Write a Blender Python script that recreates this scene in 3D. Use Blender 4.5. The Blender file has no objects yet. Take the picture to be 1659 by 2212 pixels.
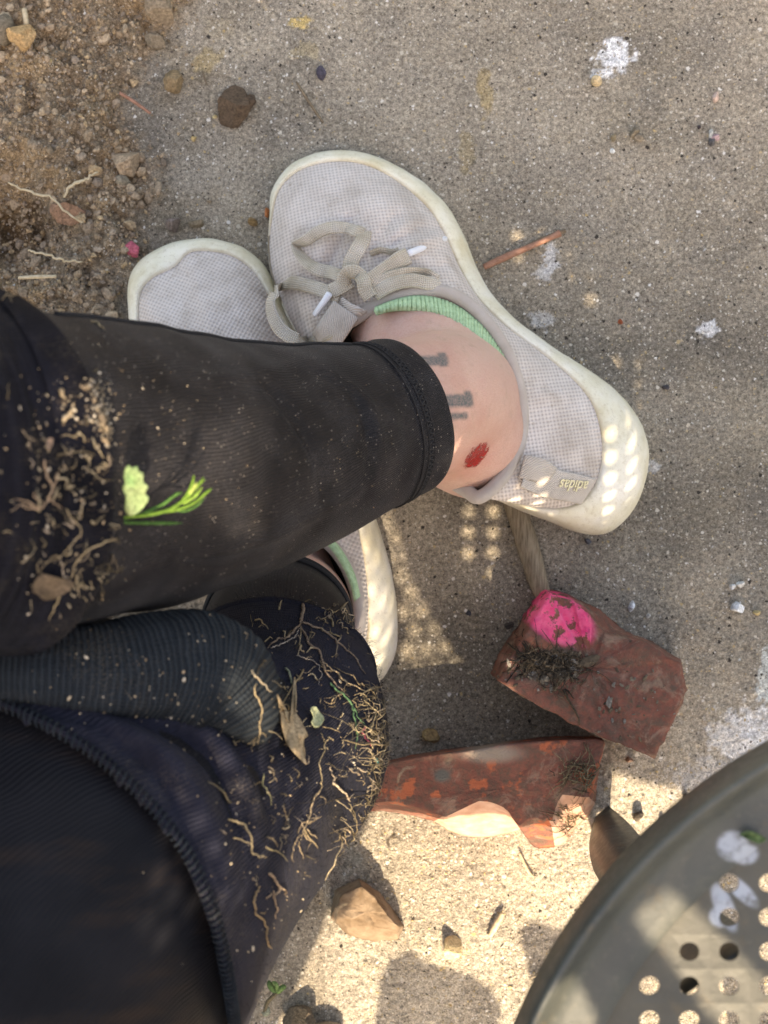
import bpy, bmesh, math, random
import numpy as np
from mathutils import Vector, Matrix
from mathutils.bvhtree import BVHTree
random.seed(7); rng = np.random.default_rng(7)
S = bpy.context.scene
COL = S.collection

# ---------------------------------------------------------------- camera, sky, sun, exposure
H = 0.95; F = 3562.0                       # camera height above the slab, focal length in reference pixels
cam = bpy.data.cameras.new('camera'); camo = bpy.data.objects.new('camera', cam); COL.objects.link(camo)
camo.location = (0, 0, H); camo.rotation_euler = (0, 0, 0)
cam.sensor_fit = 'VERTICAL'; cam.sensor_height = 36.0; cam.lens = 36.0 * F / 2212.0
cam.clip_start = 0.02; cam.clip_end = 100
cam.dof.use_dof = True; cam.dof.focus_distance = 0.83; cam.dof.aperture_fstop = 12.0
S.camera = camo
EL = 49.0; SD = Vector((-0.1, 0.995, 0))       # sun elevation, ground direction in which shadows fall
TAN = math.tan(math.radians(EL))
w = bpy.data.worlds.new('World'); S.world = w; w.use_nodes = True
wn = w.node_tree.nodes; wn.clear()
sky = wn.new('ShaderNodeTexSky'); sky.sky_type = 'NISHITA'; sky.sun_disc = False
sky.sun_elevation = math.radians(EL); sky.sun_rotation = math.atan2(-SD.x, -SD.y)
sky.dust_density = 3.0; sky.air_density = 1.0; sky.ozone_density = 1.0
bg = wn.new('ShaderNodeBackground'); bg.inputs[1].default_value = 0.15
wo = wn.new('ShaderNodeOutputWorld')
w.node_tree.links.new(sky.outputs[0], bg.inputs[0]); w.node_tree.links.new(bg.outputs[0], wo.inputs[0])
sl = bpy.data.lights.new('sun', 'SUN'); sl.energy = 3.0; sl.angle = math.radians(0.6); sl.color = (1, .95, .86)
so = bpy.data.objects.new('sun', sl); COL.objects.link(so)
so.rotation_euler = Vector((SD.x, SD.y, -TAN)).normalized().to_track_quat('-Z', 'Y').to_euler()
so.location = (-1, -1.4, 3)
S.view_settings.view_transform = 'Standard'; S.view_settings.look = 'None'
S.view_settings.gamma = 1; S.view_settings.use_curve_mapping = False
S.view_settings.exposure = 1.9
S.view_settings.use_white_balance = True
S.view_settings.white_balance_temperature = 8600; S.view_settings.white_balance_tint = 12

def P(x, y, z=0.0):
    return Vector(((x - 829.5) / F * (H - z), -(y - 1106) / F * (H - z), z))
def PA(a):      # array (n,3) of px,py,z -> world
    a = np.asarray(a, float); k = (H - a[:, 2]) / F
    return np.stack([(a[:, 0] - 829.5) * k, -(a[:, 1] - 1106) * k, a[:, 2]], 1)
def unP(v): return 829.5 + v[0] * F / (H - v[2]), 1106 - v[1] * F / (H - v[2])

# ---------------------------------------------------------------- numpy noise
def hsh(i, j, k, s):
    n = (i * 374761393 + j * 668265263 + k * 2147483647 + s * 1274126177) & 0xffffffff
    n = ((n ^ (n >> 13)) * 1274126177) & 0xffffffff
    n = (n ^ (n >> 16)) & 0xffffffff
    return n / 4294967295.0
def vn(x, y, z, s=0):
    x = np.asarray(x, float); y = np.asarray(y, float); z = np.zeros_like(x) + z
    i, j, k = np.floor(x).astype(np.int64), np.floor(y).astype(np.int64), np.floor(z).astype(np.int64)
    fx, fy, fz = x - i, y - j, z - k
    fx, fy, fz = fx*fx*(3-2*fx), fy*fy*(3-2*fy), fz*fz*(3-2*fz)
    r = 0
    for a in (0, 1):
        for b in (0, 1):
            for c in (0, 1):
                r = r + hsh(i+a, j+b, k+c, s) * (fx if a else 1-fx) * (fy if b else 1-fy) * (fz if c else 1-fz)
    return r * 2 - 1
def fbm(x, y, z, sc, o=4, s=0):
    r = 0; a = 1; t = 0
    for q in range(o):
        r = r + a * vn(np.asarray(x)*sc, np.asarray(y)*sc, np.asarray(z)*sc, s+q); t += a; a *= .5; sc *= 2.03
    return r / t
def sm(a, b, x):
    t = np.clip((x - a) / (b - a), 0, 1); return t*t*(3-2*t)

# ---------------------------------------------------------------- object helpers
def setp(o, label=None, cat=None, group=None, kind=None):
    if label: o['label'] = label
    if cat: o['category'] = cat
    if group: o['group'] = group
    if kind: o['kind'] = kind
    return o
def mesh(name, v, f, mat=None, parent=None, smooth=True, uv=None, col=None):
    me = bpy.data.meshes.new(name)
    me.from_pydata([tuple(p) for p in v] if not isinstance(v, np.ndarray) else v.tolist(), [], f)
    if smooth: me.polygons.foreach_set('use_smooth', [True] * len(me.polygons))
    if uv is not None:
        ul = me.uv_layers.new(name='UVMap'); idx = np.empty(len(me.loops), int); me.loops.foreach_get('vertex_index', idx)
        ul.data.foreach_set('uv', np.asarray(uv, float)[idx].ravel())
    if col is not None:
        ca = me.color_attributes.new('tint', 'FLOAT_COLOR', 'POINT'); ca.data.foreach_set('color', np.asarray(col, float).ravel())
    me.update()
    if mat: me.materials.append(mat)
    o = bpy.data.objects.new(name, me); COL.objects.link(o)
    if parent: o.parent = parent; o.matrix_parent_inverse = parent.matrix_world.inverted()
    return o
def empty(name, loc=(0, 0, 0)):
    o = bpy.data.objects.new(name, None); o.location = loc; COL.objects.link(o); o.empty_display_size = .02
    bpy.context.view_layer.update(); return o
def spl(pts, n, closed=False):
    p = np.asarray(pts, float); m = len(p); out = []
    segs = m if closed else m - 1
    for i in range(segs):
        if closed: a, b, c, d = p[(i-1) % m], p[i], p[(i+1) % m], p[(i+2) % m]
        else:
            b, c = p[i], p[i+1]; a = p[i-1] if i > 0 else 2*b - c; d = p[i+2] if i+2 < m else 2*c - b
        for k in range(n):
            t = k / n
            out.append(.5*((2*b) + (c-a)*t + (2*a-5*b+4*c-d)*t*t + (3*b-a-3*c+d)*t**3))
    if not closed: out.append(p[-1])
    return np.array(out)
def gridfaces(nr, nc, wrap=True, off=0):
    f = []
    for i in range(nr-1):
        for j in range(nc if wrap else nc-1):
            k = (j+1) % nc
            f.append((off+i*nc+j, off+i*nc+k, off+(i+1)*nc+k, off+(i+1)*nc+j))
    return f
def frames(path, up=(0, 0, 1)):
    T = np.gradient(path, axis=0); T /= np.linalg.norm(T, axis=1)[:, None] + 1e-12
    n0 = np.cross(T[0], up)
    if np.linalg.norm(n0) < 1e-3: n0 = np.cross(T[0], (0, 1, 0))
    n0 /= np.linalg.norm(n0); N = [n0]
    for t in T[1:]:
        v = N[-1] - t*np.dot(N[-1], t); N.append(v / (np.linalg.norm(v)+1e-12))
    N = np.array(N); B = np.cross(T, N); return T, N, B
def tube_data(path, rad, ns=8, cap=True, squash=1.0, disp=None):
    path = np.asarray(path, float); n = len(path); rad = np.zeros(n) + rad
    T, N, B = frames(path)
    th = np.linspace(0, 2*np.pi, ns, endpoint=False)
    L = np.concatenate([[0], np.cumsum(np.linalg.norm(np.diff(path, axis=0), axis=1))])
    R = rad[:, None] * np.ones(ns)[None]
    if disp is not None: R = R + disp(L[:, None], th[None], path)
    v = path[:, None] + R[..., None]*(np.cos(th)[None, :, None]*N[:, None] + squash*np.sin(th)[None, :, None]*B[:, None])
    v = v.reshape(-1, 3); f = gridfaces(n, ns)
    rm = float(np.mean(rad))
    uv = np.stack([np.repeat(L[:, None], ns, 1), np.repeat((np.abs(((th/(2*np.pi)*2) % 2) - 1)*np.pi*rm)[None], n, 0)], -1).reshape(-1, 2)
    if cap: f.append(tuple(range(ns))[::-1]); f.append(tuple((n-1)*ns + k for k in range(ns)))
    return v, f, uv
def tube(name, path, rad, mat, parent=None, **k):
    v, f, uv = tube_data(path, rad, **k); return mesh(name, v, f, mat, parent, uv=uv)
class MB:      # collects pieces of ONE mesh
    def __init__(s): s.v = []; s.f = []; s.c = []; s.n = 0
    def add(s, v, f, c=None):
        s.v.append(np.asarray(v, float)); s.f += [tuple(i + s.n for i in q) for q in f]; s.n += len(v)
        if c is not None: s.c.append(np.tile(np.array([*c, 1.0]), (len(v), 1)))
    def build(s, name, mat, parent=None, smooth=True):
        return mesh(name, np.concatenate(s.v), s.f, mat, parent, smooth, col=np.concatenate(s.c) if s.c else None)
def ico(sub):
    bm = bmesh.new(); bmesh.ops.create_icosphere(bm, subdivisions=sub, radius=1)
    v = np.array([x.co[:] for x in bm.verts]); f = [tuple(q.index for q in p.verts) for p in bm.faces]; bm.free(); return v, f
ICO = {1: ico(1), 2: ico(2), 3: ico(3), 4: ico(4)}
def rock(sub, size, sc=(1, 1, .7), rough=.25, seed=0, facet=0):
    v, f = ICO[sub]; v = v.copy(); s = seed*7.13
    d = 1 + rough*fbm(v[:, 0]+s, v[:, 1]-s, v[:, 2]+2*s, 1.3, 3 if sub > 1 else 2, seed % 97)
    v = v * d[:, None]
    if facet:
        r2 = np.random.default_rng(seed)
        for _ in range(facet):
            n = r2.normal(size=3); n /= np.linalg.norm(n); c = r2.uniform(.45, .75)
            k = np.maximum(v @ n - c, 0); v = v - k[:, None]*n
    return v * np.array(sc) * size, f
def ribbon(path, width, up, thick=.0012, ns=10, mat=None, name='lace', parent=None):
    path = np.asarray(path, float); n = len(path); T = np.gradient(path, axis=0); T /= np.linalg.norm(T, axis=1)[:, None]
    up = np.asarray(up, float); up = np.tile(up, (n, 1)) if up.ndim == 1 else up
    side = np.cross(T, up); side /= np.linalg.norm(side, axis=1)[:, None] + 1e-9; U = np.cross(side, T)
    th = np.linspace(0, 2*np.pi, ns, endpoint=False); wd = np.zeros(n) + width
    cx = np.sign(np.cos(th))*np.abs(np.cos(th))**.6; sy = np.sin(th)
    v = path[:, None] + cx[None, :, None]*side[:, None]*wd[:, None, None]/2 + sy[None, :, None]*U[:, None]*thick
    L = np.concatenate([[0], np.cumsum(np.linalg.norm(np.diff(path, axis=0), axis=1))])
    uv = np.stack([np.repeat(L[:, None], ns, 1), np.repeat(cx[None]*float(np.mean(wd))/2, n, 0)], -1).reshape(-1, 2)
    f = gridfaces(n, ns); f.append(tuple(range(ns))[::-1]); f.append(tuple((n-1)*ns+k for k in range(ns)))
    return mesh(name, v.reshape(-1, 3), f, mat, parent, uv=uv)

# ---------------------------------------------------------------- materials
class NT:
    def __init__(s, name, rough=.8, spec=.3):
        s.m = bpy.data.materials.new(name); s.m.use_nodes = True; s.t = s.m.node_tree; s.n = s.t.nodes
        s.b = s.n['Principled BSDF']; s.b.inputs['Roughness'].default_value = rough
        s.b.inputs['Specular IOR Level'].default_value = spec
    def _in(s, sock, v):
        if v is None: return
        if isinstance(v, bpy.types.NodeSocket): s.t.links.new(v, sock)
        else: sock.default_value = (*v, 1) if isinstance(v, tuple) and len(v) == 3 and sock.type == 'RGBA' else v
    def coord(s, k='Object', scale=(1, 1, 1), rot=(0, 0, 0)):
        if k == 'UV': c = s.n.new('ShaderNodeTexCoord').outputs['UV']
        else: c = s.n.new('ShaderNodeNewGeometry').outputs['Position']
        m = s.n.new('ShaderNodeMapping'); s.t.links.new(c, m.inputs[0]); m.inputs['Scale'].default_value = scale; m.inputs['Rotation'].default_value = rot
        return m.outputs[0]
    def noise(s, sc, det=4, vec=None, rough=.6, dist=0):
        n = s.n.new('ShaderNodeTexNoise'); n.inputs['Scale'].default_value = sc; n.inputs['Detail'].default_value = det
        n.inputs['Roughness'].default_value = rough; n.inputs['Distortion'].default_value = dist
        s._in(n.inputs['Vector'], vec if vec is not None else s.coord()); return n.outputs['Fac']
    def voro(s, sc, vec=None, out='Distance', feat='F1', rnd=1):
        n = s.n.new('ShaderNodeTexVoronoi'); n.feature = feat; n.inputs['Scale'].default_value = sc; n.inputs['Randomness'].default_value = rnd
        s._in(n.inputs['Vector'], vec if vec is not None else s.coord()); return n.outputs[out]
    def ramp(s, fac, stops):
        n = s.n.new('ShaderNodeValToRGB'); e = n.color_ramp.elements
        while len(e) < len(stops): e.new(.5)
        for k, (p, c) in zip(e, stops): k.position = p; k.color = (*c, 1) if isinstance(c, tuple) else (c, c, c, 1)
        s._in(n.inputs[0], fac); return n.outputs[0]
    def mix(s, fac, a, b, mode='MIX'):
        n = s.n.new('ShaderNodeMix'); n.data_type = 'RGBA'; n.blend_type = mode
        s._in(n.inputs[0], fac); s._in(n.inputs[6], a); s._in(n.inputs[7], b); return n.outputs[2]
    def math(s, op, a, b=0.0, c=None):
        n = s.n.new('ShaderNodeMath'); n.operation = op; s._in(n.inputs[0], a); s._in(n.inputs[1], b)
        if c is not None: s._in(n.inputs[2], c)
        return n.outputs[0]
    def sep(s, v, i):
        n = s.n.new('ShaderNodeSeparateXYZ'); s.t.links.new(v, n.inputs[0]); return n.outputs[i]
    def attr(s, nm='tint'):
        n = s.n.new('ShaderNodeAttribute'); n.attribute_name = nm; return n
    def near(s, p, r0, r1, stretch=(1, 1, 1), rz=0):     # 1 inside r0 of point p falling to 0 at r1
        c = s.n.new('ShaderNodeNewGeometry').outputs['Position']
        a = s.n.new('ShaderNodeVectorMath'); a.operation = 'SUBTRACT'; s.t.links.new(c, a.inputs[0]); a.inputs[1].default_value = p
        m = s.n.new('ShaderNodeMapping'); m.vector_type = 'POINT'; m.inputs['Rotation'].default_value = (0, 0, rz); s.t.links.new(a.outputs[0], m.inputs[0])
        q = s.n.new('ShaderNodeVectorMath'); q.operation = 'MULTIPLY'; s.t.links.new(m.outputs[0], q.inputs[0]); q.inputs[1].default_value = stretch
        l = s.n.new('ShaderNodeVectorMath'); l.operation = 'LENGTH'; s.t.links.new(q.outputs[0], l.inputs[0])
        n = s.n.new('ShaderNodeMapRange'); n.interpolation_type = 'SMOOTHSTEP'; s.t.links.new(l.outputs['Value'], n.inputs[0])
        n.inputs[1].default_value = r0; n.inputs[2].default_value = r1; n.inputs[3].default_value = 1; n.inputs[4].default_value = 0
        return n.outputs[0]
    def box(s, p, hx, hy, rz, soft=.0012):
        c = s.n.new('ShaderNodeNewGeometry').outputs['Position']
        a = s.n.new('ShaderNodeVectorMath'); a.operation = 'SUBTRACT'; s.t.links.new(c, a.inputs[0]); a.inputs[1].default_value = p
        q = s.n.new('ShaderNodeMapping'); q.inputs['Rotation'].default_value = (0, 0, rz); s.t.links.new(a.outputs[0], q.inputs[0]); out = None
        for i, h_ in ((0, hx), (1, hy)):
            d = s.math('ADD', s.math('ABSOLUTE', s.sep(q.outputs[0], i)), s.math('MULTIPLY', s.noise(300, 3), .0008))
            n = s.n.new('ShaderNodeMapRange'); n.interpolation_type = 'SMOOTHSTEP'; s.t.links.new(d, n.inputs[0]); n.inputs[1].default_value = h_-soft; n.inputs[2].default_value = h_+soft; n.inputs[3].default_value = 1; n.inputs[4].default_value = 0
            out = n.outputs[0] if out is None else s.math('MULTIPLY', out, n.outputs[0])
        return out
    def fin(s, color, bump=None, dist=.0005, strength=1.0, **k):
        s._in(s.b.inputs['Base Color'], color)
        if bump is not None:
            bm_ = s.n.new('ShaderNodeBump'); bm_.inputs['Distance'].default_value = dist; bm_.inputs['Strength'].default_value = strength
            s._in(bm_.inputs['Height'], bump); s.t.links.new(bm_.outputs[0], s.b.inputs['Normal'])
        for a, b in k.items(): s._in(s.b.inputs[a.replace('_', ' ')], b)
        return s.m
def plain(name, c1, c2, sc=300, rough=.85, bump=.0004, spec=.25, bsc=None):
    m = NT(name, rough, spec); n = m.noise(sc, 5); b = m.noise(bsc or sc*2, 5)
    return m.fin(m.ramp(n, [(.3, c1), (.7, c2)]), b, bump)
def tinted(name, rough=.9, bump=.0008, sc=700):        # colour from the 'tint' attribute, fine grain on top
    m = NT(name, rough, .2); n = m.noise(sc, 4)
    return m.fin(m.mix(1.0, m.attr().outputs['Color'], m.ramp(n, [(.3, .55), (.7, 1.4)]), 'MULTIPLY'), m.noise(sc*1.5, 3), bump)

def mat_ground():
    m = NT('concrete', .92, .2)
    tint = m.attr().outputs['Color']; sandy = m.attr().outputs['Alpha']
    big = m.ramp(m.noise(14, 5), [(.3, .86), (.7, 1.14)])
    fine = m.ramp(m.noise(420, 5, rough=.75), [(.32, .45), (.5, 1.0), (.68, 1.6)])
    fine2 = m.ramp(m.noise(1300, 3, rough=.7), [(.36, .6), (.64, 1.4)])
    c = m.mix(1, m.mix(1, m.mix(1, tint, big, 'MULTIPLY'), fine, 'MULTIPLY'), fine2, 'MULTIPLY')
    # exposed sand grains: pale, ochre and dark specks, each voronoi cell its own colour
    nz = m.n.new('ShaderNodeTexNoise'); nz.inputs['Scale'].default_value = 900; nz.inputs['Detail'].default_value = 2; m.t.links.new(m.coord(), nz.inputs['Vector'])
    va = m.n.new('ShaderNodeVectorMath'); va.operation = 'MULTIPLY_ADD'; m.t.links.new(nz.outputs['Color'], va.inputs[0]); va.inputs[1].default_value = (.0022, .0022, .0022); m.t.links.new(m.coord(), va.inputs[2]); wv_ = va.outputs[0]
    for sc, rad, lo, hi in ((620, .30, .78, .96), (330, .28, .86, .98), (170, .20, .93, 1.0)):
        d = m.voro(sc, vec=wv_); cellc = m.voro(sc, vec=wv_, out='Color')
        sel = m.sep(cellc, 0); pick = m.sep(cellc, 1)
        inside = m.math('LESS_THAN', d, rad); on = m.math('MULTIPLY', inside, m.math('GREATER_THAN', sel, lo))
        gc = m.ramp(pick, [(0, (.52, .46, .36)), (.35, (.66, .60, .50)), (.6, (.8, .77, .72)), (.8, (.5, .36, .17)), (1, (.45, .40, .34))])
        c = m.mix(on, c, gc)
        dk = m.math('MULTIPLY', inside, m.math('LESS_THAN', sel, 1-hi+.02))
        c = m.mix(dk, c, (.05, .042, .035))
    h = m.math('ADD', m.noise(500, 6, rough=.7), m.math('MULTIPLY', m.noise(1600, 3), .5))
    return m.fin(c, h, .0022, 1.0)
def mat_knit_upper(rz):
    m = NT('knit_mesh', .85, .2)
    c = m.coord(rot=(0, 0, rz)); x = m.sep(c, 0); y = m.sep(c, 1)
    k = 2*math.pi/.0029
    sx = m.math('SINE', m.math('MULTIPLY', x, k)); sy = m.math('SINE', m.math('MULTIPLY', y, k*1.0))
    hole = m.math('MULTIPLY', sx, sy); ah = m.math('ADD', m.math('MULTIPLY', hole, .5), .5)
    n1 = m.noise(45, 4); n2 = m.noise(260, 4)
    base = m.ramp(n1, [(.3, (.45, .385, .335)), (.5, (.60, .53, .485)), (.72, (.69, .62, .58))])
    base = m.mix(m.ramp(n2, [(.60, 0.0), (.74, .55)]), base, (.33, .26, .20))
    base = m.mix(m.ramp(ah, [(.0, .0), (.45, .08), (.95, .5)]), base, (.20, .165, .14))
    return m.fin(base, m.math('MULTIPLY', ah, -1.0), .0006, .8, Sheen_Weight=.15)
def mat_rubber(p_dirty=None):
    m = NT('cream_rubber', .5, .35)
    n = m.noise(38, 5); n2 = m.noise(300, 5, rough=.75); n3 = m.noise(1400, 3)
    base = m.ramp(n, [(.3, (.60, .53, .36)), (.5, (.72, .67, .53)), (.7, (.78, .74, .66))])
    base = m.mix(m.ramp(n2, [(.52, 0.), (.72, .5)]), base, (.42, .33, .19))
    base = m.mix(m.ramp(n3, [(.66, 0.), (.70, .7)]), base, (.2, .14, .08))
    return m.fin(base, n2, .0006, .5)
def mat_lace():
    m = NT('woven_lace', .9, .15); c = m.coord('UV'); x = m.sep(c, 0); y = m.sep(c, 1)
    k = 2*math.pi/.0022
    a = m.math('SINE', m.math('MULTIPLY', m.math('ADD', x, y), k)); b = m.math('SINE', m.math('MULTIPLY', m.math('SUBTRACT', x, y), k))
    h = m.math('MULTIPLY', a, b); hh = m.math('ADD', m.math('MULTIPLY', h, .5), .5)
    n = m.noise(70, 5)
    base = m.ramp(n, [(.3, (.46, .40, .31)), (.5, (.58, .52, .43)), (.72, (.68, .63, .56))])
    base = m.mix(m.math('MULTIPLY', m.math('SUBTRACT', 1.0, hh), .45), base, (.2, .155, .10))
    return m.fin(base, hh, .0006, .9)
def mat_twill(c1, c2, pitch=.0009, name='twill_binding'):
    m = NT(name, .85, .2); c = m.coord('UV'); x = m.sep(c, 0); y = m.sep(c, 1)
    a = m.math('SINE', m.math('MULTIPLY', m.math('ADD', x, y), 2*math.pi/pitch)); n = m.noise(60, 4)
    base = m.mix(m.ramp(a, [(0, .25), (1, 0.)]), m.ramp(n, [(.3, c1), (.7, c2)]), (.3, .24, .18))
    return m.fin(base, a, .0004, .6)
def mat_leg():
    m = NT('black_stretch_fabric', .5, .09); c = m.coord('UV'); x = m.sep(c, 0); y = m.sep(c, 1)
    wob = m.math('MULTIPLY', m.noise(18, 2), .012)
    ph = m.math('ADD', m.math('MULTIPLY', x, .12), m.math('ADD', y, wob))
    a = m.math('SINE', m.math('MULTIPLY', ph, 2*math.pi/.00135))
    n = m.noise(22, 4); n2 = m.noise(2600, 2); n3 = m.noise(45, 5, rough=.7)
    base = m.ramp(n, [(.3, (.005, .005, .0065)), (.7, (.011, .011, .0135))])
    dust = m.math('MULTIPLY', m.ramp(n3, [(.44, 0.), (.66, 1.)]), m.ramp(n2, [(.50, 0.), (.66, 1.)]))
    patch = m.ramp(m.noise(28, 4, rough=.6), [(.40, .15), (.62, .9)])
    clean = m.math('SUBTRACT', 1.0, m.near(P(60, 2100, .3), .095, .13))
    base = m.mix(m.math('MULTIPLY', m.math('MULTIPLY', dust, clean), .10), base, (.30, .235, .17))
    base = m.mix(m.math('MULTIPLY', m.math('MULTIPLY', m.math('MULTIPLY', patch, m.ramp(m.noise(3200, 2), [(.50, 0.), (.66, 1.)])), clean), .22), base, (.34, .32, .33))
    base = m.mix(m.math('MULTIPLY', m.ramp(m.noise(5, 3, vec=m.coord(scale=(3, 12, 5), rot=(0, 0, .5))), [(.55, 0.), (.75, .5)]), m.near(P(60, 2100, .3), .08, .15)), base, (.035, .022, .015))
    sp = m.voro(900); cc = m.sep(m.voro(900, out='Color'), 0)
    on = m.math('MULTIPLY', m.math('LESS_THAN', sp, .28), m.math('GREATER_THAN', cc, .93))
    base = m.mix(m.math('MULTIPLY', m.math('MULTIPLY', on, clean), m.ramp(n3, [(.38, .05), (.6, .7)])), base, (.42, .37, .32))
    return m.fin(base, m.math('ADD', a, m.math('MULTIPLY', m.noise(120, 4), 1.2)), .0002, .6, Sheen_Weight=.05, Sheen_Roughness=.3)
def mat_knitpad(navy=0.0, ribp=.0028, name='ribbed_knit'):
    m = NT(name, .75, .05 if navy < -.5 else .08); c = m.coord('UV'); x = m.sep(c, 0); y = m.sep(c, 1)
    wob = m.math('MULTIPLY', m.noise(60, 3), .0022)
    a = m.math('SINE', m.math('MULTIPLY', m.math('ADD', x, wob), 2*math.pi/ribp))
    b = m.math('SINE', m.math('MULTIPLY', m.math('ADD', y, wob), 2*math.pi/.0016))
    h = m.math('ADD', m.math('MULTIPLY', a, .6 if navy > .5 else .18), m.math('ADD', m.math('MULTIPLY', b, .25), m.noise(900, 4)))
    n = m.noise(30, 4)
    if navy > .5: base = m.ramp(n, [(.3, (.010, .013, .017)), (.7, (.020, .026, .033))])
    elif navy < -.5: base = m.ramp(n, [(.3, (.0035, .0035, .005)), (.7, (.009, .009, .014))])
    else: base = m.ramp(n, [(.3, (.010, .0105, .017)), (.7, (.021, .022, .036))])
    base = m.mix(m.ramp(a, [(0, .0), (1, .22 if navy < .5 else .4)]), base, (.02, .021, .03) if navy < .5 else (.045, .058, .068))
    n3 = m.noise(34, 5, rough=.7); n2 = m.noise(1500, 2)
    dust = m.math('MULTIPLY', m.ramp(n3, [(.5, 0.), (.7, 1.)]), m.ramp(n2, [(.52, 0.), (.66, 1.)]))
    base = m.mix(m.math('MULTIPLY', dust, .3), base, (.30, .24, .16))
    return m.fin(base, h, .0011 if navy > .5 else .0007, .9, Sheen_Weight=.02, Sheen_Roughness=.5)
def mat_skin():
    m = NT('skin', .48, .4)
    n = m.noise(35, 4); n2 = m.noise(900, 4)
    base = m.ramp(n, [(.3, (.50, .285, .22)), (.55, (.56, .345, .28)), (.8, (.55, .31, .26))])
    base = m.mix(m.ramp(n2, [(.42, 0.), (.75, .5)]), base, (.44, .22, .17)); base = m.mix(m.ramp(m.noise(14, 4), [(.45, 0.), (.65, .45)]), base, (.60, .43, .34))
    base = m.mix(m.ramp(m.noise(110, 5, rough=.7), [(.55, 0.), (.7, .4)]), base, (.36, .24, .17))
    # faded tattoo bars
    ink = None
    for (x, y, z, hx, hy, rz) in ((930, 788, .135, .0085, .0030, -.12), (953, 784, .134, .0026, .0042, -.12), (986, 873, .132, .0078, .0034, -.12), (1006, 869, .13, .0022, .0044, -.12), (984, 907, .126, .0052, .0019, -.1)):
        k = m.box(P(x, y, z), hx, hy, rz); ink = k if ink is None else m.math('MAXIMUM', ink, k)
    ink = m.math('MULTIPLY', ink, m.ramp(n2, [(.3, .55), (.6, .92)]))
    base = m.mix(ink, base, (.055, .085, .092))
    # scrape
    gz = .115
    b1 = m.near(P(1028, 985, gz), .5, 1.3, (1/.0100, 1/.0052, 0), -.75)
    nn = m.noise(330, 5, rough=.7, dist=.6); bl = m.ramp(m.math('ADD', m.math('MULTIPLY', b1, .55), m.math('MULTIPLY', nn, .9)), [(.84, 0.), (.93, 1.)])
    halo = m.near(P(1022, 992, gz), .0, 1.8, (1/.011, 1/.006, 0), -.75)
    base = m.mix(m.math('MULTIPLY', halo, .35), base, (.52, .15, .12))
    drip = m.near(P(1098, 965, .085), .3, 1.1, (1/.0095, 1/.0010, 0), -1.95+math.pi)
    red = bl
    base = m.mix(red, base, m.ramp(nn, [(.42, (.14, .004, .005)), (.52, (.46, .010, .008)), (.62, (.30, .006, .006)), (.72, (.10, .003, .005))]))
    rough = m.math('SUBTRACT', .52, m.math('MULTIPLY', red, .38))
    s = m.coord(scale=(500, 1400, 900), rot=(0, 0, .5))
    h = m.math('ADD', m.math('MULTIPLY', m.noise(1, 4, vec=s), 1.3), m.math('MULTIPLY', bl, m.math('MULTIPLY', nn, 4.0)))
    mt = m.fin(base, h, .00035, .8, Roughness=rough)
    m.b.inputs['Subsurface Weight'].default_value = .18; m.b.inputs['Subsurface Radius'].default_value = (.006, .002, .001); m.b.inputs['Subsurface Scale'].default_value = .6
    return mt
def mat_brick(name, pink=None, mud=None, bare=False):
    m = NT(name, .9, .2)
    n = m.noise(42, 5, rough=.65, dist=.4); n2 = m.noise(240, 5, rough=.7)
    base = m.ramp(n, [(.25, (.12, .056, .042)), (.45, (.21, .078, .056)), (.6, (.27, .098, .068)), (.8, (.18, .11, .085))])
    base = m.mix(m.ramp(n2, [(.40, 0.), (.65, .75)]), base, (.105, .076, .057)); base = m.mix(m.ramp(m.noise(90, 5, rough=.7), [(.5, 0.), (.62, .6)]), base, (.10, .08, .06)); base = m.mix(m.ramp(m.noise(60, 6, rough=.75, dist=.8), [(.52, 0.), (.66, .55)]), base, (.36, .25, .18))
    if bare: # fresh orange chips near the edge
        oc = m.math('MULTIPLY', m.ramp(m.noise(75, 4), [(.56, 0.), (.62, 1.)]), .8)
        base = m.mix(oc, base, (.48, .13, .06))
        base = m.mix(m.near(P(1060, 1628, .05), .3, 1.2, (1/.02, 1/.006, 0), 0), base, (.30, .24, .19))
        base = m.mix(m.near(P(955, 1675, .05), .4, 1.1, (1/.006, 1/.005, 0), 0), base, (.12, .115, .10))
    if mud:
        k = m.math('MULTIPLY', m.near(P(1190, 1440, .055), .5, 1.3, (1/.016, 1/.010, 0), -.5), m.ramp(m.noise(160, 5), [(.35, .4), (.5, 1.)]))
        base = m.mix(k, base, (.13, .105, .08))
        base = m.mix(m.near(P(1115, 1440, .055), .3, 1.1, (1/.008, 1/.005, 0), .3), base, (.42, .22, .17))
    if pink:
        k = m.math('MULTIPLY', m.near(P(1206, 1334, .055), .8, 1.12, (1/.0225, 1/.0135, 0), .55), m.ramp(m.noise(120, 5, rough=.65), [(.42, 0.), (.47, 1.)]))
        base = m.mix(k, base, m.ramp(m.noise(160, 3), [(.3, (.86, .06, .20)), (.7, (.90, .16, .29))]))
    return m.fin(base, m.math('ADD', n2, m.math('MULTIPLY', m.noise(700, 4), .5)), .0016, .9)
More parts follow.
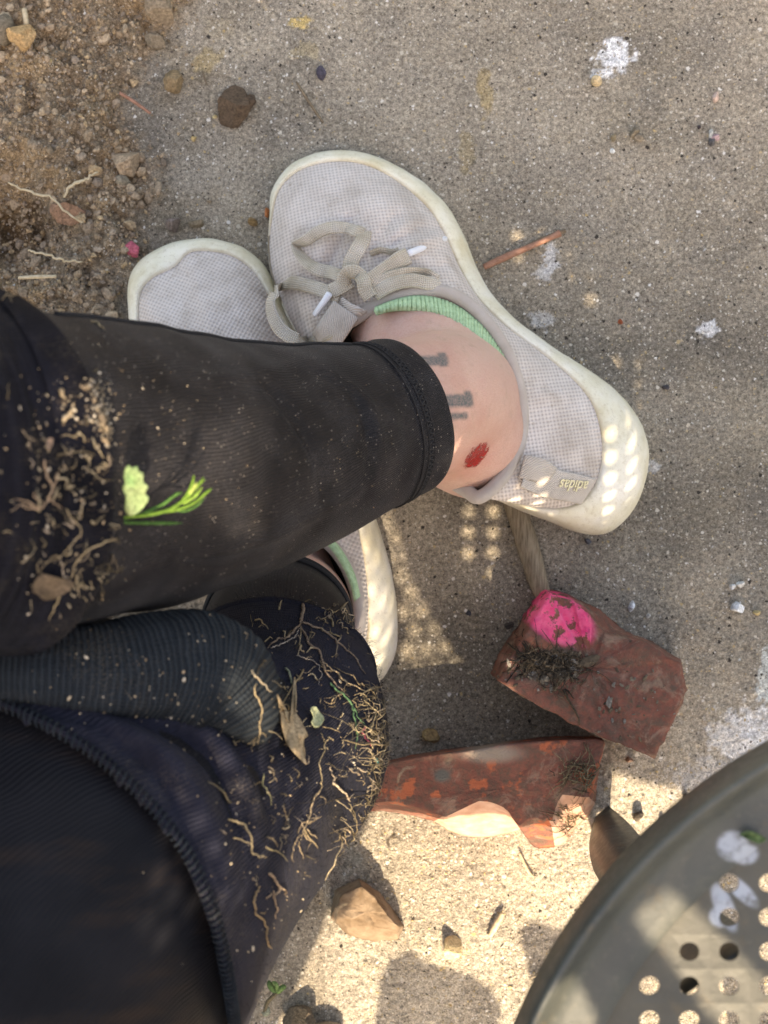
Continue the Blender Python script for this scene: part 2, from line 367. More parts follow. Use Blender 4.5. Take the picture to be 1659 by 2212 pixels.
def mat_metal(brown=0):
    m = NT('olive_painted_metal', .42, .5)
    n = m.noise(28, 5, dist=.5); n2 = m.noise(260, 5, rough=.7)
    base = m.ramp(n, [(.3, (.045, .048, .042)), (.5, (.064, .066, .055)), (.7, (.088, .085, .066))])
    base = m.mix(m.ramp(m.noise(60, 5), [(.58, 0.), (.72, .55)]), base, (.17, .115, .05))
    base = m.mix(m.ramp(n2, [(.55, 0.), (.75, .35)]), base, (.20, .185, .14))
    if brown: base = m.mix(.35, base, (.085, .068, .04))
    for (x, y, st, rz) in ((1615, 1858, (1/.0058, 1/.0055, 0), 0), (1600, 2000, (1/.0035, 1/.0095, 0), -.4), (1640, 1965, (1/.003, 1/.008, 0), -.8), (1590, 2022, (1/.004, 1/.004, 0), 0), (1648, 1880, (1/.005, 1/.004, 0), 0)):
        k = m.math('MULTIPLY', m.near(P(x, y, .392), .7, 1.15, st, rz), m.ramp(m.noise(220, 5), [(.33, .3), (.5, .95)]))
        base = m.mix(k, base, (.36, .39, .43))
    return m.fin(base, m.math('ADD', n2, m.noise(60, 4)), .0003, .6, Metallic=.05, Roughness=m.ramp(n2, [(.3, .36), (.7, .6)]))

M_ground = mat_ground()
M_knA = mat_knit_upper(.62); M_knB = mat_knit_upper(-.35)
M_rub = mat_rubber(); M_lace = mat_lace(); M_bind = mat_twill((.50, .43, .38), (.62, .56, .52))
M_web = mat_twill((.48, .43, .38), (.64, .59, .54), .0016, 'webbing')
M_leg = mat_leg(); M_pad = mat_knitpad(); M_roll = mat_knitpad(1.0, .0022, 'navy_ribbed_knit'); M_padA = mat_knitpad(-1.0, .0028, 'black_ribbed_knit')
M_skin = mat_skin(); M_metal = mat_metal(); M_metal2 = mat_metal(1); M_tint = tinted('natural_debris')
M_sock = plain('mint_yarn', (.30, .45, .26), (.46, .64, .40), 500, .95, .0006)
M_dark = plain('dark_lining', (.05, .04, .035), (.10, .085, .07), 200)
M_white = plain('white_plastic', (.66, .68, .74), (.76, .77, .80), 60, .35, .0001, .5)
M_thread = plain('black_thread', (.012, .012, .013), (.035, .034, .036), 2000, .9, .0003)
M_wood = NT('weathered_wood', .9, .2)
_s = M_wood.coord(scale=(1, 1, 1), rot=(0, 0, .45)); _n = M_wood.noise(1, 5, vec=M_wood.coord(scale=(900, 90, 300), rot=(0, 0, -.35)))
M_wood = M_wood.fin(M_wood.ramp(_n, [(.3, (.15, .115, .075)), (.6, (.30, .24, .165)), (.8, (.38, .31, .22))]), _n, .0012, .9)
M_b1 = mat_brick('red_brick_painted', pink=True, mud=True); M_b2 = mat_brick('red_brick_broken', bare=True); 
M_b2s = plain('brick_sawn_face', (.42, .22, .15), (.55, .36, .27), 120, .9, .0008)
M_b3 = plain('brick_chunk', (.09, .055, .03), (.26, .19, .13), 70, .92, .0016)

# ---------------------------------------------------------------- ground
SOIL = [(430, -300), (395, 0), (330, 110), (265, 200), (285, 280), (330, 350), (318, 420), (300, 470), (285, 540), (262, 620), (270, 760), (240, 1000), (200, 1500), (-400, 1700)]
def soil_mask(px, py):
    ys = np.array([p[1] for p in SOIL[:-1]]); xs = np.array([p[0] for p in SOIL[:-1]])
    e = np.interp(py, ys, xs) + 26*vn(px/60, py/60, 0, 5) + 14*vn(px/22, py/22, 0, 6)
    return sm(35, -45, px - e), e - px
def ground_h(X, Y):
    px = 829.5 + X*F/H; py = 1106 - Y*F/H
    sk, de = soil_mask(px, py)
    h = .0010*fbm(X, Y, 0, 16, 3, 1) + .0006*fbm(X, Y, 0, 160, 4, 2) + .00035*fbm(X, Y, 0, 420, 2, 44)
    loose = sm(1350, 1800, py + .25*(px-900))*(px > 700) 
    h = h + loose*(.0012*fbm(X, Y, 0, 90, 5, 31) + .0011*np.abs(fbm(X, Y, 0, 230, 3, 33)))
    crumb = np.maximum(fbm(X, Y, 0, 130, 4, 11), -.5)
    cell = np.abs(fbm(X, Y, 0, 62, 3, 17))
    pit = np.exp(-(((px-20)/120.)**2 + ((py-480)/95.)**2)) + .8*np.exp(-(((px-60)/60.)**2 + ((py-790)/35.)**2))
    h = h + sk*(.004*np.clip(de/160, 0, 1) + .0080*crumb + .0085*cell + .006*fbm(X, Y, 0, 20, 3, 13) - .034*pit*np.ones_like(X))
    return h, sk, loose, pit
NX, NY = 560, 740; HX, HY = .31, .40
gx = np.linspace(-HX, HX, NX); gy = np.linspace(-HY, HY, NY)
GX, GY = np.meshgrid(gx, gy); GH, SK, LO, PIT = ground_h(GX, GY)
px = 829.5 + GX*F/H; py = 1106 - GY*F/H
edge = np.minimum.reduce([sm(0, .02, HX-np.abs(GX)), sm(0, .02, HY-np.abs(GY))]); GH = GH*edge
conc = np.array([.305, .262, .205]); sand = np.array([.46, .405, .325]); soil = np.array([.27, .20, .13]); soil2 = np.array([.36, .25, .145]); soil3 = np.array([.24, .19, .135])
n1 = (.5+.5*fbm(GX, GY, 0, 22, 4, 51))[..., None]; n2 = (.5+.5*fbm(GX, GY, 0, 60, 4, 52))[..., None]
C = conc*(1+.75*(n1-.5))*(1+.35*fbm(GX, GY, 0, 7, 4, 91))[..., None] + (np.array([.09, .07, .04]))*(n2-.5)
warm = (sm(.1, .6, fbm(GX, GY, 0, 9, 3, 61))*.35)[..., None]; C = C*(1-warm) + np.array([.25, .205, .135])*warm
C = C*(1-(LO[..., None]*.55*np.clip(.45+n2, 0, 1))) + sand*(LO[..., None]*.55*np.clip(.45+n2, 0, 1))
sc_ = soil*(1-sm(.42, .7, n1)) + soil2*sm(.42, .7, n1); k = sm(.5, .7, n2); sc_ = sc_*(1-k*.6) + soil3*k*.6
C = C*(1-SK[..., None]) + sc_*SK[..., None]
dust = (sm(0, -180, (829.5*0 + px) - (np.interp(py, [0, 700, 2200], [620, 600, 500])))*(1-SK)*sm(-.2, .5, fbm(GX, GY, 0, 35, 4, 71)))[..., None]
C = C*(1-.5*dust) + np.array([.21, .16, .10])*.5*dust
def spot(x, y, rx, ry, col, amt, sc=160, th=.0, seed=81, rot=0):
    global C
    dx = px-x; dy = py-y; a = math.cos(rot)*dx+math.sin(rot)*dy; b = -math.sin(rot)*dx+math.cos(rot)*dy
    d = np.exp(-((a/rx)**2+(b/ry)**2)); n = fbm(GX, GY, 0, sc*2.2, 4, seed)
    k = np.clip(sm(th, th+.25, d*1.3-.55+.75*n)*amt, 0, 1)[..., None]; C = C*(1-k) + np.array(col)*k
W = (.80, .80, .80)
spot(1328, 122, 42, 48, W, .95, rot=.4); spot(1300, 158, 32, 18, W, .6); spot(1190, 555, 20, 40, W, .6); spot(1175, 590, 26, 20, W, .45)
spot(1532, 712, 24, 20, W, .7); spot(1170, 690, 30, 22, W, .4); spot(1655, 1470, 26, 60, (.62, .64, .60), .9, th=-.05); spot(1630, 1580, 50, 70, W, .5)
spot(1560, 1690, 140, 60, (.62, .60, .58), .5); spot(1600, 1590, 75, 60, W, .5); spot(1405, 1010, 22, 18, W, .5)
spot(1045, 200, 22, 60, (.42, .30, .12), .5, 90); spot(1010, 330, 20, 55, (.40, .29, .12), .35, 90); spot(645, 48, 26, 16, (.58, .42, .17), .9, 90); spot(655, 110, 40, 20, (.42, .34, .2), .5, 90)
spot(450, 130, 34, 30, (.44, .33, .17), .6, 80); spot(480, 62, 45, 36, (.40, .33, .23), .5, 70)
spot(60, 140, 60, 60, (.36, .25, .14), .6, 60); spot(250, 300, 40, 60, (.33, .225, .13), .6, 70); spot(20, 480, 90, 70, (.10, .06, .03), .8, 40)
spot(30, 640, 90, 60, (.29, .19, .10), .6, 60); spot(215, 230, 50, 80, (.30, .21, .12), .5, 60)
vv = np.stack([GX, GY, GH], -1).reshape(-1, 3); cc = np.concatenate([C, SK[..., None]], -1).reshape(-1, 4)
ff = []
ii = np.arange(NX*NY).reshape(NY, NX)
ff = np.stack([ii[:-1, :-1], ii[:-1, 1:], ii[1:, 1:], ii[1:, :-1]], -1).reshape(-1, 4).tolist()
# outer ring out to the horizon
per = list(ii[0, ::20][:-1]) + [ii[0, -1]] + list(ii[20::20, -1][:-1]) + [ii[-1, -1]] + list(ii[-1, ::-20][1:-1]) + [ii[-1, 0]] + list(ii[::-20, 0][1:-1])
R = []; base = len(vv); ring_prev = [int(q) for q in per]; extra = []; ecol = []
for s_ in (1.6, 4, 15, 60, 400):
    cur = []
    for q in per:
        cur.append(base+len(extra)); extra.append((vv[q][0]*s_, vv[q][1]*s_, 0.0)); ecol.append((*conc, 0))
    for a in range(len(per)):
        b = (a+1) % len(per); ff.append([ring_prev[a], ring_prev[b], cur[b], cur[a]][::-1])
    ring_prev = cur
vv = np.concatenate([vv, extra]); cc = np.concatenate([cc, ecol])
ground = mesh('ground', vv, ff, M_ground, col=cc); setp(ground, 'worn concrete slab with loose soil along its left edge', kind='structure')
def gh(x, y): 
    i = np.clip(((x+HX)/(2*HX)*(NX-1)), 0, NX-1).astype(int) if isinstance(x, np.ndarray) else int(min(max((x+HX)/(2*HX)*(NX-1), 0), NX-1))
    j = np.clip(((y+HY)/(2*HY)*(NY-1)), 0, NY-1).astype(int) if isinstance(y, np.ndarray) else int(min(max((y+HY)/(2*HY)*(NY-1), 0), NY-1))
    return GH[j, i]

# ---------------------------------------------------------------- loose grit and soil crumbs
def instanced_stones(name, N, sizes, region, palette, flat=.7, sub=1, sink=.25, seed=1, noise=True):
    r = np.random.default_rng(seed); mb_v = []; mb_f = []; mb_c = []; n = 0; vars_ = [rock(sub, 1, (1, 1, 1), .35, 100+q, 3) for q in range(12)]
    pts = region(N, r)
    for (x, y), s_ in zip(pts, sizes(N, r)):
        v, f = vars_[r.integers(12)]; a = r.uniform(0, 6.28); q = np.array([[math.cos(a), -math.sin(a)], [math.sin(a), math.cos(a)]])
        sx = s_*r.uniform(.8, 1.3); v2 = v*np.array([sx, s_*r.uniform(.7, 1), s_*flat*r.uniform(.7, 1.1)])
        v2 = v2.copy(); v2[:, :2] = v2[:, :2] @ q.T; v2 += (x, y, gh(x, y) + s_*flat*(1-2*sink)*.6)
        mb_v.append(v2); mb_f += (np.array(f)+n).tolist(); n += len(v)
        c = np.array(palette[r.integers(len(palette))])*r.uniform(.75, 1.2); mb_c.append(np.tile([*c, 1], (len(v), 1)))
    o = mesh(name, np.concatenate(mb_v), mb_f, M_tint, smooth=False, col=np.concatenate(mb_c)); return o
PALS = [(.29, .215, .145), (.34, .255, .17), (.25, .19, .13), (.38, .29, .195), (.22, .17, .125), (.30, .235, .17), (.40, .285, .165), (.27, .20, .13)]
PALG = [(.42, .36, .26), (.5, .44, .34), (.30, .25, .18), (.60, .55, .47), (.24, .19, .14), (.48, .36, .18), (.14, .11, .09), (.36, .30, .22)]
def reg_soil(N, r):
    out = []
    while len(out) < N:
        x = r.uniform(-150, 460, 4000); y = r.uniform(-150, 1250, 4000); m_, d_ = soil_mask(x, y)
        keep = (r.uniform(0, 1, 4000) < m_*1.0 + .05*sm(170, 0, -d_))
        for a, b in zip(x[keep], y[keep]): out.append(tuple(P(a, b, 0)[:2]))
    return out[:N]
def reg_all(N, r): return [tuple(P(a, b, 0)[:2]) for a, b in zip(r.uniform(-80, 1760, N), r.uniform(-80, 2300, N))]
def reg_sandy(N, r):
    out = []
    while len(out) < N:
        x = r.uniform(780, 1760, 3000); y = r.uniform(1650, 2300, 3000)
        for a, b in zip(x, y): out.append(tuple(P(a, b, 0)[:2]))
    return out[:N]
setp(instanced_stones('soil_crumbs', 15000, lambda N, r: np.clip(r.lognormal(-7.15, .5, N), .0004, .0040), reg_soil, PALS, .85, 1, .1, 3), 'loose crumbs of dry brown soil at the slab edge', 'soil', kind='stuff')
setp(instanced_stones('sand_grit', 9000, lambda N, r: np.clip(r.lognormal(-8.0, .4, N), .00018, .0010), reg_all, PALG, .7, 1, .3, 4), 'fine sandy grit scattered over the concrete', 'grit', kind='stuff')
setp(instanced_stones('sunlit_sand', 9000, lambda N, r: np.clip(r.lognormal(-7.75, .4, N), .0002, .0013), reg_sandy, PALG[:4]+PALG[:2]+PALG[5:6], .8, 1, .25, 5), 'loose pale sand and grit on the sunlit concrete', 'sand', kind='stuff')

# clods of the heap one can pick out one by one
r9 = np.random.default_rng(21); protos = []
for q in range(9):
    v, f = rock(2, 1, (1, 1, .8), .45, 300+q, 4)
    c = np.array(PALS[q % len(PALS)])*1.1; me_o = mesh('soil_clod', v, f, M_tint, smooth=False, col=np.tile([*c, 1], (len(v), 1))); protos.append(me_o)
pts = reg_soil(232, r9); placed = []
for i, (x, y) in enumerate(pts):
    s_ = float(np.clip(r9.lognormal(-5.95, .38), .0017, .0065))
    o = protos[i] if i < len(protos) else protos[i % len(protos)].copy()
    if i >= len(protos): COL.objects.link(o)
    o.scale = (s_*r9.uniform(.9, 1.3), s_*r9.uniform(.7, 1), s_*.85); o.rotation_euler = (0, 0, r9.uniform(0, 6.28)); o.location = (x, y, gh(x, y)+s_*.32)
    setp(o, 'small brown soil clod among many in the loose heap left of the shoes', 'soil clod', 'clods in the loose soil heap')

# ---------------------------------------------------------------- person: legs, leggings, knee pads
def px_path(rows, n):
    a = spl(rows, n); w_ = PA(a[:, :3]); return w_, a[:, 3]
person = empty('person', tuple(P(600, 1345, 0)))
setp(person, 'seated person in dirty black leggings and knit knee pads, legs crossed in grey lace-up shoes', 'person')
LA = [(-420, 1060, .33, .066), (-270, 1035, .36, .064), (-100, 1030, .345, .0615), (60, 1022, .32, .060), (200, 1015, .295, .0590), (350, 1008, .262, .0572), (500, 993, .225, .053), (650, 963, .19, .047), (760, 932, .163, .0420), (825, 911, .152, .0395), (866, 895, .145, .0385)]
LB = [(600, 1352, .12, .0365), (600, 1372, .145, .0370), (598, 1400, .17, .0380), (592, 1470, .20, .0430), (582, 1560, .245, .0480), (565, 1612, .272, .0505), (500, 1660, .292, .0560), (420, 1705, .308, .0655), (310, 1760, .322, .0790), (200, 1815, .332, .0925), (0, 1950, .345, .1060), (-300, 2200, .36, .110), (-620, 2620, .37, .105)]
def leg_disp(seed, amp):
    def d(L, th, path):
        a = amp*(fbm(L*9 + 0*th, np.cos(th)*.7, np.sin(th)*.7, 1, 3, seed))
        a = a + amp*.45*np.sin(L*150 + 1.6*np.sin(th*1.0+L*20)+np.cos(th*2))*np.clip(fbm(L*14+0*th, np.cos(th), np.sin(th), 1, 2, seed+5)+.1, 0, 1)
        return a
    return d
pa, ra = px_path(LA, 14)
# thickened hem at the cuff
La = np.concatenate([[0], np.cumsum(np.linalg.norm(np.diff(pa, axis=0), axis=1))]); endA = La[-1]
rah = ra + .0005*sm(endA-.021, endA-.019, La) - .0005*sm(endA-.0025, endA, La)
v, f, uv = tube_data(pa, rah, ns=160, cap=False, disp=leg_disp(3, .0022))
def crease_px(vtx, cen, lines):
    pj = np.array([unP(q) for q in vtx]); nr_ = vtx-cen; nr_ /= np.linalg.norm(nr_, axis=1)[:, None]
    for pts_, amp, wd in lines:
        c_ = spl(pts_, 12); d = np.sqrt(((pj[:, None]-c_[None])**2).sum(-1)); k = d.argmin(1); dm = d.min(1)
        vtx = vtx + nr_*(amp*np.exp(-(dm/wd)**2)*np.sin(np.clip(k/(len(c_)-1), .03, .97)*np.pi)**.5)[:, None]
    return vtx
v = crease_px(v, np.repeat(pa, 160, 0), [([(540,800),(620,880),(690,1000),(700,1100)], -.0028, 13), ([(700,800),(790,870),(830,980)], .0022, 12), ([(660,790),(760,850),(800,960),(790,1060)], -.0024, 11), ([(420,1200),(560,1170),(700,1100),(800,1040)], .0024, 13), ([(330,800),(470,820),(600,800),(720,770)], .0016, 18), ([(300,1180),(450,1230),(600,1180)], -.0018, 16), ([(810,800),(860,860),(880,960)], -.0010, 9), ([(840,780),(900,840),(920,940)], .0008, 8)])
# roll the cuff edge inwards so that the hem has thickness
ns = 160; last = v[-ns:]; cen = last.mean(0)
T = pa[-1]-pa[-2]; T /= np.linalg.norm(T)
r1 = last + (cen-last)*.025 + T*.0008; r2 = last + (cen-last)*.055 - T*.0006; r3 = last + (cen-last)*.07 - T*.012
n0 = len(v); v = np.concatenate([v, r1, r2, r3]); nr = len(v)//ns; f = gridfaces(nr, ns)
uv = np.concatenate([uv, uv[-ns:], uv[-ns:], uv[-ns:]])
legA = mesh('leggings', v, f, M_leg, person, uv=uv)
vA = v
def lower(rows):
    o = []
    for x, y, z, q in rows:
        z2 = float(np.interp(z, [0, .07, .12, .145, .17, .20, .245, .272, .292, .308, .322, .332, .345, .36, .38], [0, .07, .10, .115, .13, .15, .175, .19, .205, .22, .235, .245, .255, .265, .275])); o.append((x, y, z2, q*(H-z2)/(H-z)))
    return o
pb, rb = px_path(lower(LB), 12)
vB, fB, uvB = tube_data(pb, rb, ns=128, cap=False, disp=leg_disp(9, .002))
# both legs of the one pair of leggings share a mesh
me = legA.data; bm = bmesh.new(); bm.from_mesh(me); ul = bm.loops.layers.uv.active
nv = [bm.verts.new(p) for p in vB]; bm.verts.ensure_lookup_table()
vi = {x: i for i, x in enumerate(nv)}
for q in fB:
    fc = bm.faces.new([nv[i] for i in q]); fc.smooth = True
    for lp, i in zip(fc.loops, q): lp[ul].uv = uvB[i]
bm.to_mesh(me); bm.free()
def bvh(*obs):
    vs = []; fs = []; n = 0
    for o in obs:
        for x in o.data.vertices: vs.append(o.matrix_world @ x.co if o.parent is None else x.co.copy())
        fs += [tuple(i+n for i in p.vertices) for p in o.data.polygons]; n = len(vs)
    return BVHTree.FromPolygons(vs, fs)
def hit(tree, x, y):
    o = Vector((0, 0, H)); d = (P(x, y, 0)-o).normalized(); h = tree.ray_cast(o, d)
    return (h[0], (h[1] if h[1].dot(d) < 0 else -h[1])) if h[0] is not None else (None, None)

# knee pads ------------------------------------------------------------
def ringed(rad, L, f): return rad
cut = [(-420, 1060, .33, .0705), (-270, 1035, .36, .069), (-150, 1031, .349, .0675), (-80, 1028, .341, .0665), (-50, 1026, .337, .0680), (-32, 1024, .334, .0695), (-24, 1023, .333, .0675), (-19, 1023, .3325, .0600)]
pk, rk = px_path(cut, 16)
def pad_disp(seed, amp=.0016):
    def d(L, th, path): return amp*fbm(L*26+0*th, np.cos(th)*2, np.sin(th)*2, 1, 4, seed) + .00012*np.sin(L*2*np.pi/.0028)
    return d
v, f, uv = tube_data(pk, rk, ns=180, cap=False, disp=pad_disp(41))
# the open edge wanders
q = len(pk); VV = v.reshape(q, 180, 3); th = np.linspace(0, 2*np.pi, 180, endpoint=False); Tk = pk[-1]-pk[-2]; Tk /= np.linalg.norm(Tk)
off = .006*fbm(np.cos(th)*2, np.sin(th)*2, 0, 1.2, 3, 77)
for i in range(q): VV[i] += (sm(q-22, q-1, i)*off)[:, None]*Tk
padA = mesh('knee_pad', VV.reshape(-1, 3), f, M_padA, person, uv=uv); padA['label'] = 'black ribbed knit knee pad on the upper leg, dusted with crumbs'
KB = [(594, 1452, .193, .0445), (592, 1470, .20, .0465), (582, 1560, .245, .0505), (565, 1612, .272, .0525), (500, 1660, .292, .0580), (420, 1705, .308, .0670), (310, 1760, .322, .0825), (200, 1815, .332, .0965), (60, 1910, .341, .1070), (-60, 2000, .348, .1105), (-90, 2020, .35, .1115), (-100, 2030, .3505, .109)]
pkb, rkb = px_path(lower(KB), 14)
def padB_disp(L, th, path):
    d = .0013*fbm(L*30+0*th, np.cos(th)*2.5, np.sin(th)*2.5, 1, 4, 55) + .0001*np.sin(L*2*np.pi/.0028)
    X = path[:, 0][:, None]; Ltot = L[-1]
    fold = np.exp(-((L-(Ltot-.045)-.012*np.cos(th))/.0055)**2)*.0045 + np.exp(-((L-(Ltot-.068)-.02*np.cos(th+.6))/.006)**2)*.0055 + np.exp(-((L-(Ltot-.026)-.006*np.cos(th))/.004)**2)*.002
    return d + fold*np.clip(.6+fbm(L*12+0*th, np.cos(th), np.sin(th), 1, 2, 57), 0, 1.4)
v, f, uv = tube_data(pkb, rkb, ns=200, cap=False, disp=padB_disp)
HEM = [(-700, 1460), (-300, 1470), (-80, 1500), (40, 1535), (170, 1605), (260, 1675), (340, 1755), (408, 1850), (456, 1960), (486, 2080), (506, 2210), (512, 2300), (505, 2420)]
vfull, ffull = v, list(f)
hemc = spl(HEM, 10); hp_ = [tuple(q) for q in hemc] + [(505, 6000), (-6000, 6000), (-6000, 1460)]
cxy = np.array([[*unP(np.mean(v[list(q)], axis=0))] for q in f])
def inpoly(U, Z, poly):
    r = np.zeros(U.shape, bool); n = len(poly)
    for i in range(n):
        (x1, y1), (x2, y2) = poly[i], poly[(i+1) % n]
        c = ((y1 > Z) != (y2 > Z)); r ^= c & (U < (x2-x1)*(Z-y1)/((y2-y1) if y2 != y1 else 1e-9)+x1)
    return r
cenv = np.repeat(pkb, 200, 0)
v = crease_px(v, cenv, [([(120,1560),(280,1590),(390,1670),(455,1790),(500,1920)], .008, 26), ([(260,1545),(400,1600),(480,1690),(530,1830)], -.006, 16), ([(330,1540),(450,1590),(520,1680),(565,1800)], .006, 20), ([(500,1610),(560,1680),(585,1780)], -.004, 13), ([(60,1535),(200,1570),(320,1650),(400,1760)], -.006, 12), ([(585,1420),(622,1500),(620,1590),(575,1640)], -.003, 14)]); vfull = v
rm_ = inpoly(cxy[:, 0], cxy[:, 1], hp_); f = [q for q, k in zip(f, rm_) if not k]
padB = mesh('knee_pad', v, f, M_pad, person, uv=uv); pbs = padB.modifiers.new('thickness', 'SOLIDIFY'); pbs.thickness = .0025; pbs.offset = -1; padB['label'] = 'navy knit knee pad on the near knee, littered with roots and fibres'
TPB = BVHTree.FromPolygons([Vector(q) for q in vfull], ffull)
def roll_rows(rows, up_):
    out_ = []
    for x, y, rp in rows:
        h = hit(TPB, x, y)[0]; z = (h.z if h is not None else .36); z = z + up_*rp*(H-z)/F; out_.append((x, y, z, rp*(H-z)/F))
    zz = np.array([q[2] for q in out_]); zz = np.convolve(np.pad(zz, 1, mode='edge'), [.25, .5, .25], 'valid')
    return [(q[0], q[1], z, q[3]) for q, z in zip(out_, zz)]
pr, rr = px_path(roll_rows([(-120, 1448, 84), (0, 1444, 84), (120, 1446, 88), (230, 1447, 102), (330, 1442, 124), (410, 1450, 139), (468, 1474, 132), (508, 1512, 112), (538, 1556, 78), (552, 1592, 40), (554, 1606, 12)], .5), 12)
def roll_disp(L, th, path): return .0004*np.sin(L*2*np.pi/.0036+.5*np.sin(th)) + .0022*fbm(L*35+0*th, np.cos(th)*1.5, np.sin(th)*1.5, 1, 3, 91)
v, f, uv = tube_data(pr, rr, ns=96, cap=True, disp=roll_disp)
roll = mesh('bunched_fold', v, f, M_roll, padB, uv=uv)
# overlocked hem of the pad
TFULL = BVHTree.FromPolygons([Vector(q) for q in vfull], ffull)
hp2 = []
for x, y in spl(HEM, 16):
    h = hit(TFULL, x, y)[0]
    if h is not None: hp2.append(h)
hp2 = np.array(hp2); hp2[:, 2] = np.convolve(np.pad(hp2[:, 2], 4, mode='edge'), np.ones(9)/9, 'valid')
tube('hem', hp2, .0013, M_pad, padB, ns=10)
mb = MB(); T_ = np.gradient(hp2, axis=0); T_ /= np.linalg.norm(T_, axis=1)[:, None]; Lh = np.concatenate([[0], np.cumsum(np.linalg.norm(np.diff(hp2, axis=0), axis=1))])
for l_ in np.arange(.003, Lh[-1]-.003, .0026):
    c_ = np.array([np.interp(l_, Lh, hp2[:, k]) for k in range(3)]); t_ = np.array([np.interp(l_, Lh, T_[:, k]) for k in range(3)])
    sd_ = np.cross(t_, (0, 0, 1.)); sd_ /= np.linalg.norm(sd_); up_ = np.cross(sd_, t_)
    arc = [c_ + .0023*(math.cos(a_)*sd_ + math.sin(a_)*up_) + t_*.0007*math.cos(a_) for a_ in np.linspace(-.5, math.pi+.5, 9)]
    v_, f_, _ = tube_data(arc, .00055*random.uniform(.8, 1.15), ns=5); mb.add(v_, f_)
mesh('overlock_stitch', np.concatenate(mb.v), mb.f, M_roll, padB)
# leggings details: side seam and double stitching of the cuff
sx = []
for (x, y, z, r) in spl(LA, 6):
    if 70 < x < 790: sx.append((x, y, z, r))
sx = np.array(sx); c_ = PA(sx[:, :3]); Ts = np.gradient(c_, axis=0); Ts /= np.linalg.norm(Ts, axis=1)[:, None]
sd = np.cross((0, 0, 1.), Ts); sd /= np.linalg.norm(sd, axis=1)[:, None]; upv = np.cross(Ts, sd)
TRL = bvh(legA)
pp = []
for c, s_, u_ in zip(c_, sd, upv):
    d = Vector(s_*.955+u_*.30).normalized(); h = TRL.ray_cast(Vector(c)+d*.1, -d)
    if h[0] is not None: pp.append(np.array(h[0])+np.array(d)*.0004)
tube('side_seam', pp, .0011, M_thread, legA, ns=6)
Ta, Na, Ba = frames(pa)
def ring_on(L_, lift, wave=0, nw=0, amp=0, rr_=.0003, name='cuff_stitching'):
    i = int(np.searchsorted(La, L_)); i = min(i, len(pa)-1); pts_ = []
    for t in np.linspace(0, 2*np.pi, 1500 if nw else 240):
        d = np.cos(t)*Na[i] + np.sin(t)*Ba[i]; c = pa[i] + Ta[i]*amp*np.sin(t*nw)
        h = TRL.ray_cast(Vector(c + d*.09), Vector(-d)); 
        if h[0] is None: continue
        pts_.append(np.array(h[0]) + d*lift)
    return pts_, rr_
mbs = MB()
for L_, nw, amp, r_ in ((endA-.0135, 0, 0, .00035), (endA-.0165, 0, 0, .00035), (endA-.0150, 95, .0012, .0004), (endA-.0200, 0, 0, .00045)):
    pts_, r_ = ring_on(L_, .0003, nw=nw, amp=amp, rr_=r_)
    v, f, _ = tube_data(pts_, r_, ns=5, cap=False); mbs.add(v, f)
mbs.build('cuff_stitching', M_thread, legA)
# cuff of the other leg: two dark welts
mbs = MB(); Tb2, Nb2, Bb2 = frames(pb)
for i_, r_ in ((1, .0016), (5, .0011)):
    th = np.linspace(0, 2*np.pi, 90); pts_ = pb[i_] + (rb[i_]+.0006)*(np.cos(th)[:, None]*Nb2[i_] + np.sin(th)[:, None]*Bb2[i_])
    v, f, _ = tube_data(pts_, r_, ns=7, cap=False); mbs.add(v, f)
mbs.build('cuff_welt', M_thread, legA)

# body: one continuous mesh (feet, ankles, shins, thighs), seen only at the ankles
mb = MB()
def bt(rows, n=8, ns_=40):
    a = spl(rows, n); v, f, _ = tube_data(PA(a[:, :3]), a[:, 3], ns=ns_, cap=True); mb.add(v, f)
bt([(-420, 1060, .33, .056), (-270, 1035, .36, .056), (60, 1022, .32, .052), (350, 1008, .262, .050), (650, 963, .19, .041), (800, 915, .152, .0365), (880, 888, .134, .0350), (935, 872, .112, .0360), (965, 866, .088, .0370), (980, 864, .062, .036), (985, 864, .04, .030)])
bt([(985, 868, .075, .034), (935, 790, .072, .034), (870, 690, .056, .030), (800, 560, .040, .026), (740, 450, .030, .018)])
bt([(955, 880, .10, .034), (1000, 930, .075, .0335), (1040, 975, .050, .029)])
bt([(1015, 880, .098, .012), (1020, 900, .090, .016), (1010, 920, .075, .02)])    # ankle bone
bt(lower([(612, 1330, .03, .032), (614, 1335, .07, .0365), (608, 1342, .105, .0362), (600, 1372, .145, .034), (592, 1470, .20, .038), (565, 1612, .27, .044), (420, 1705, .305, .056), (200, 1815, .33, .072), (0, 1950, .343, .083), (-300, 2200, .358, .09), (-620, 2620, .368, .093)]))
bt([(615, 1320, .06, .034), (570, 1170, .05, .030), (520, 1010, .036, .025), (470, 880, .028, .018)])
body = mb.build('body', M_skin, person)
rm = body.modifiers.new('remesh', 'REMESH'); rm.mode = 'VOXEL'; rm.voxel_size = .0024; rm.use_smooth_shade = True
ms = body.modifiers.new('smooth', 'SMOOTH'); ms.factor = .6; ms.iterations = 14

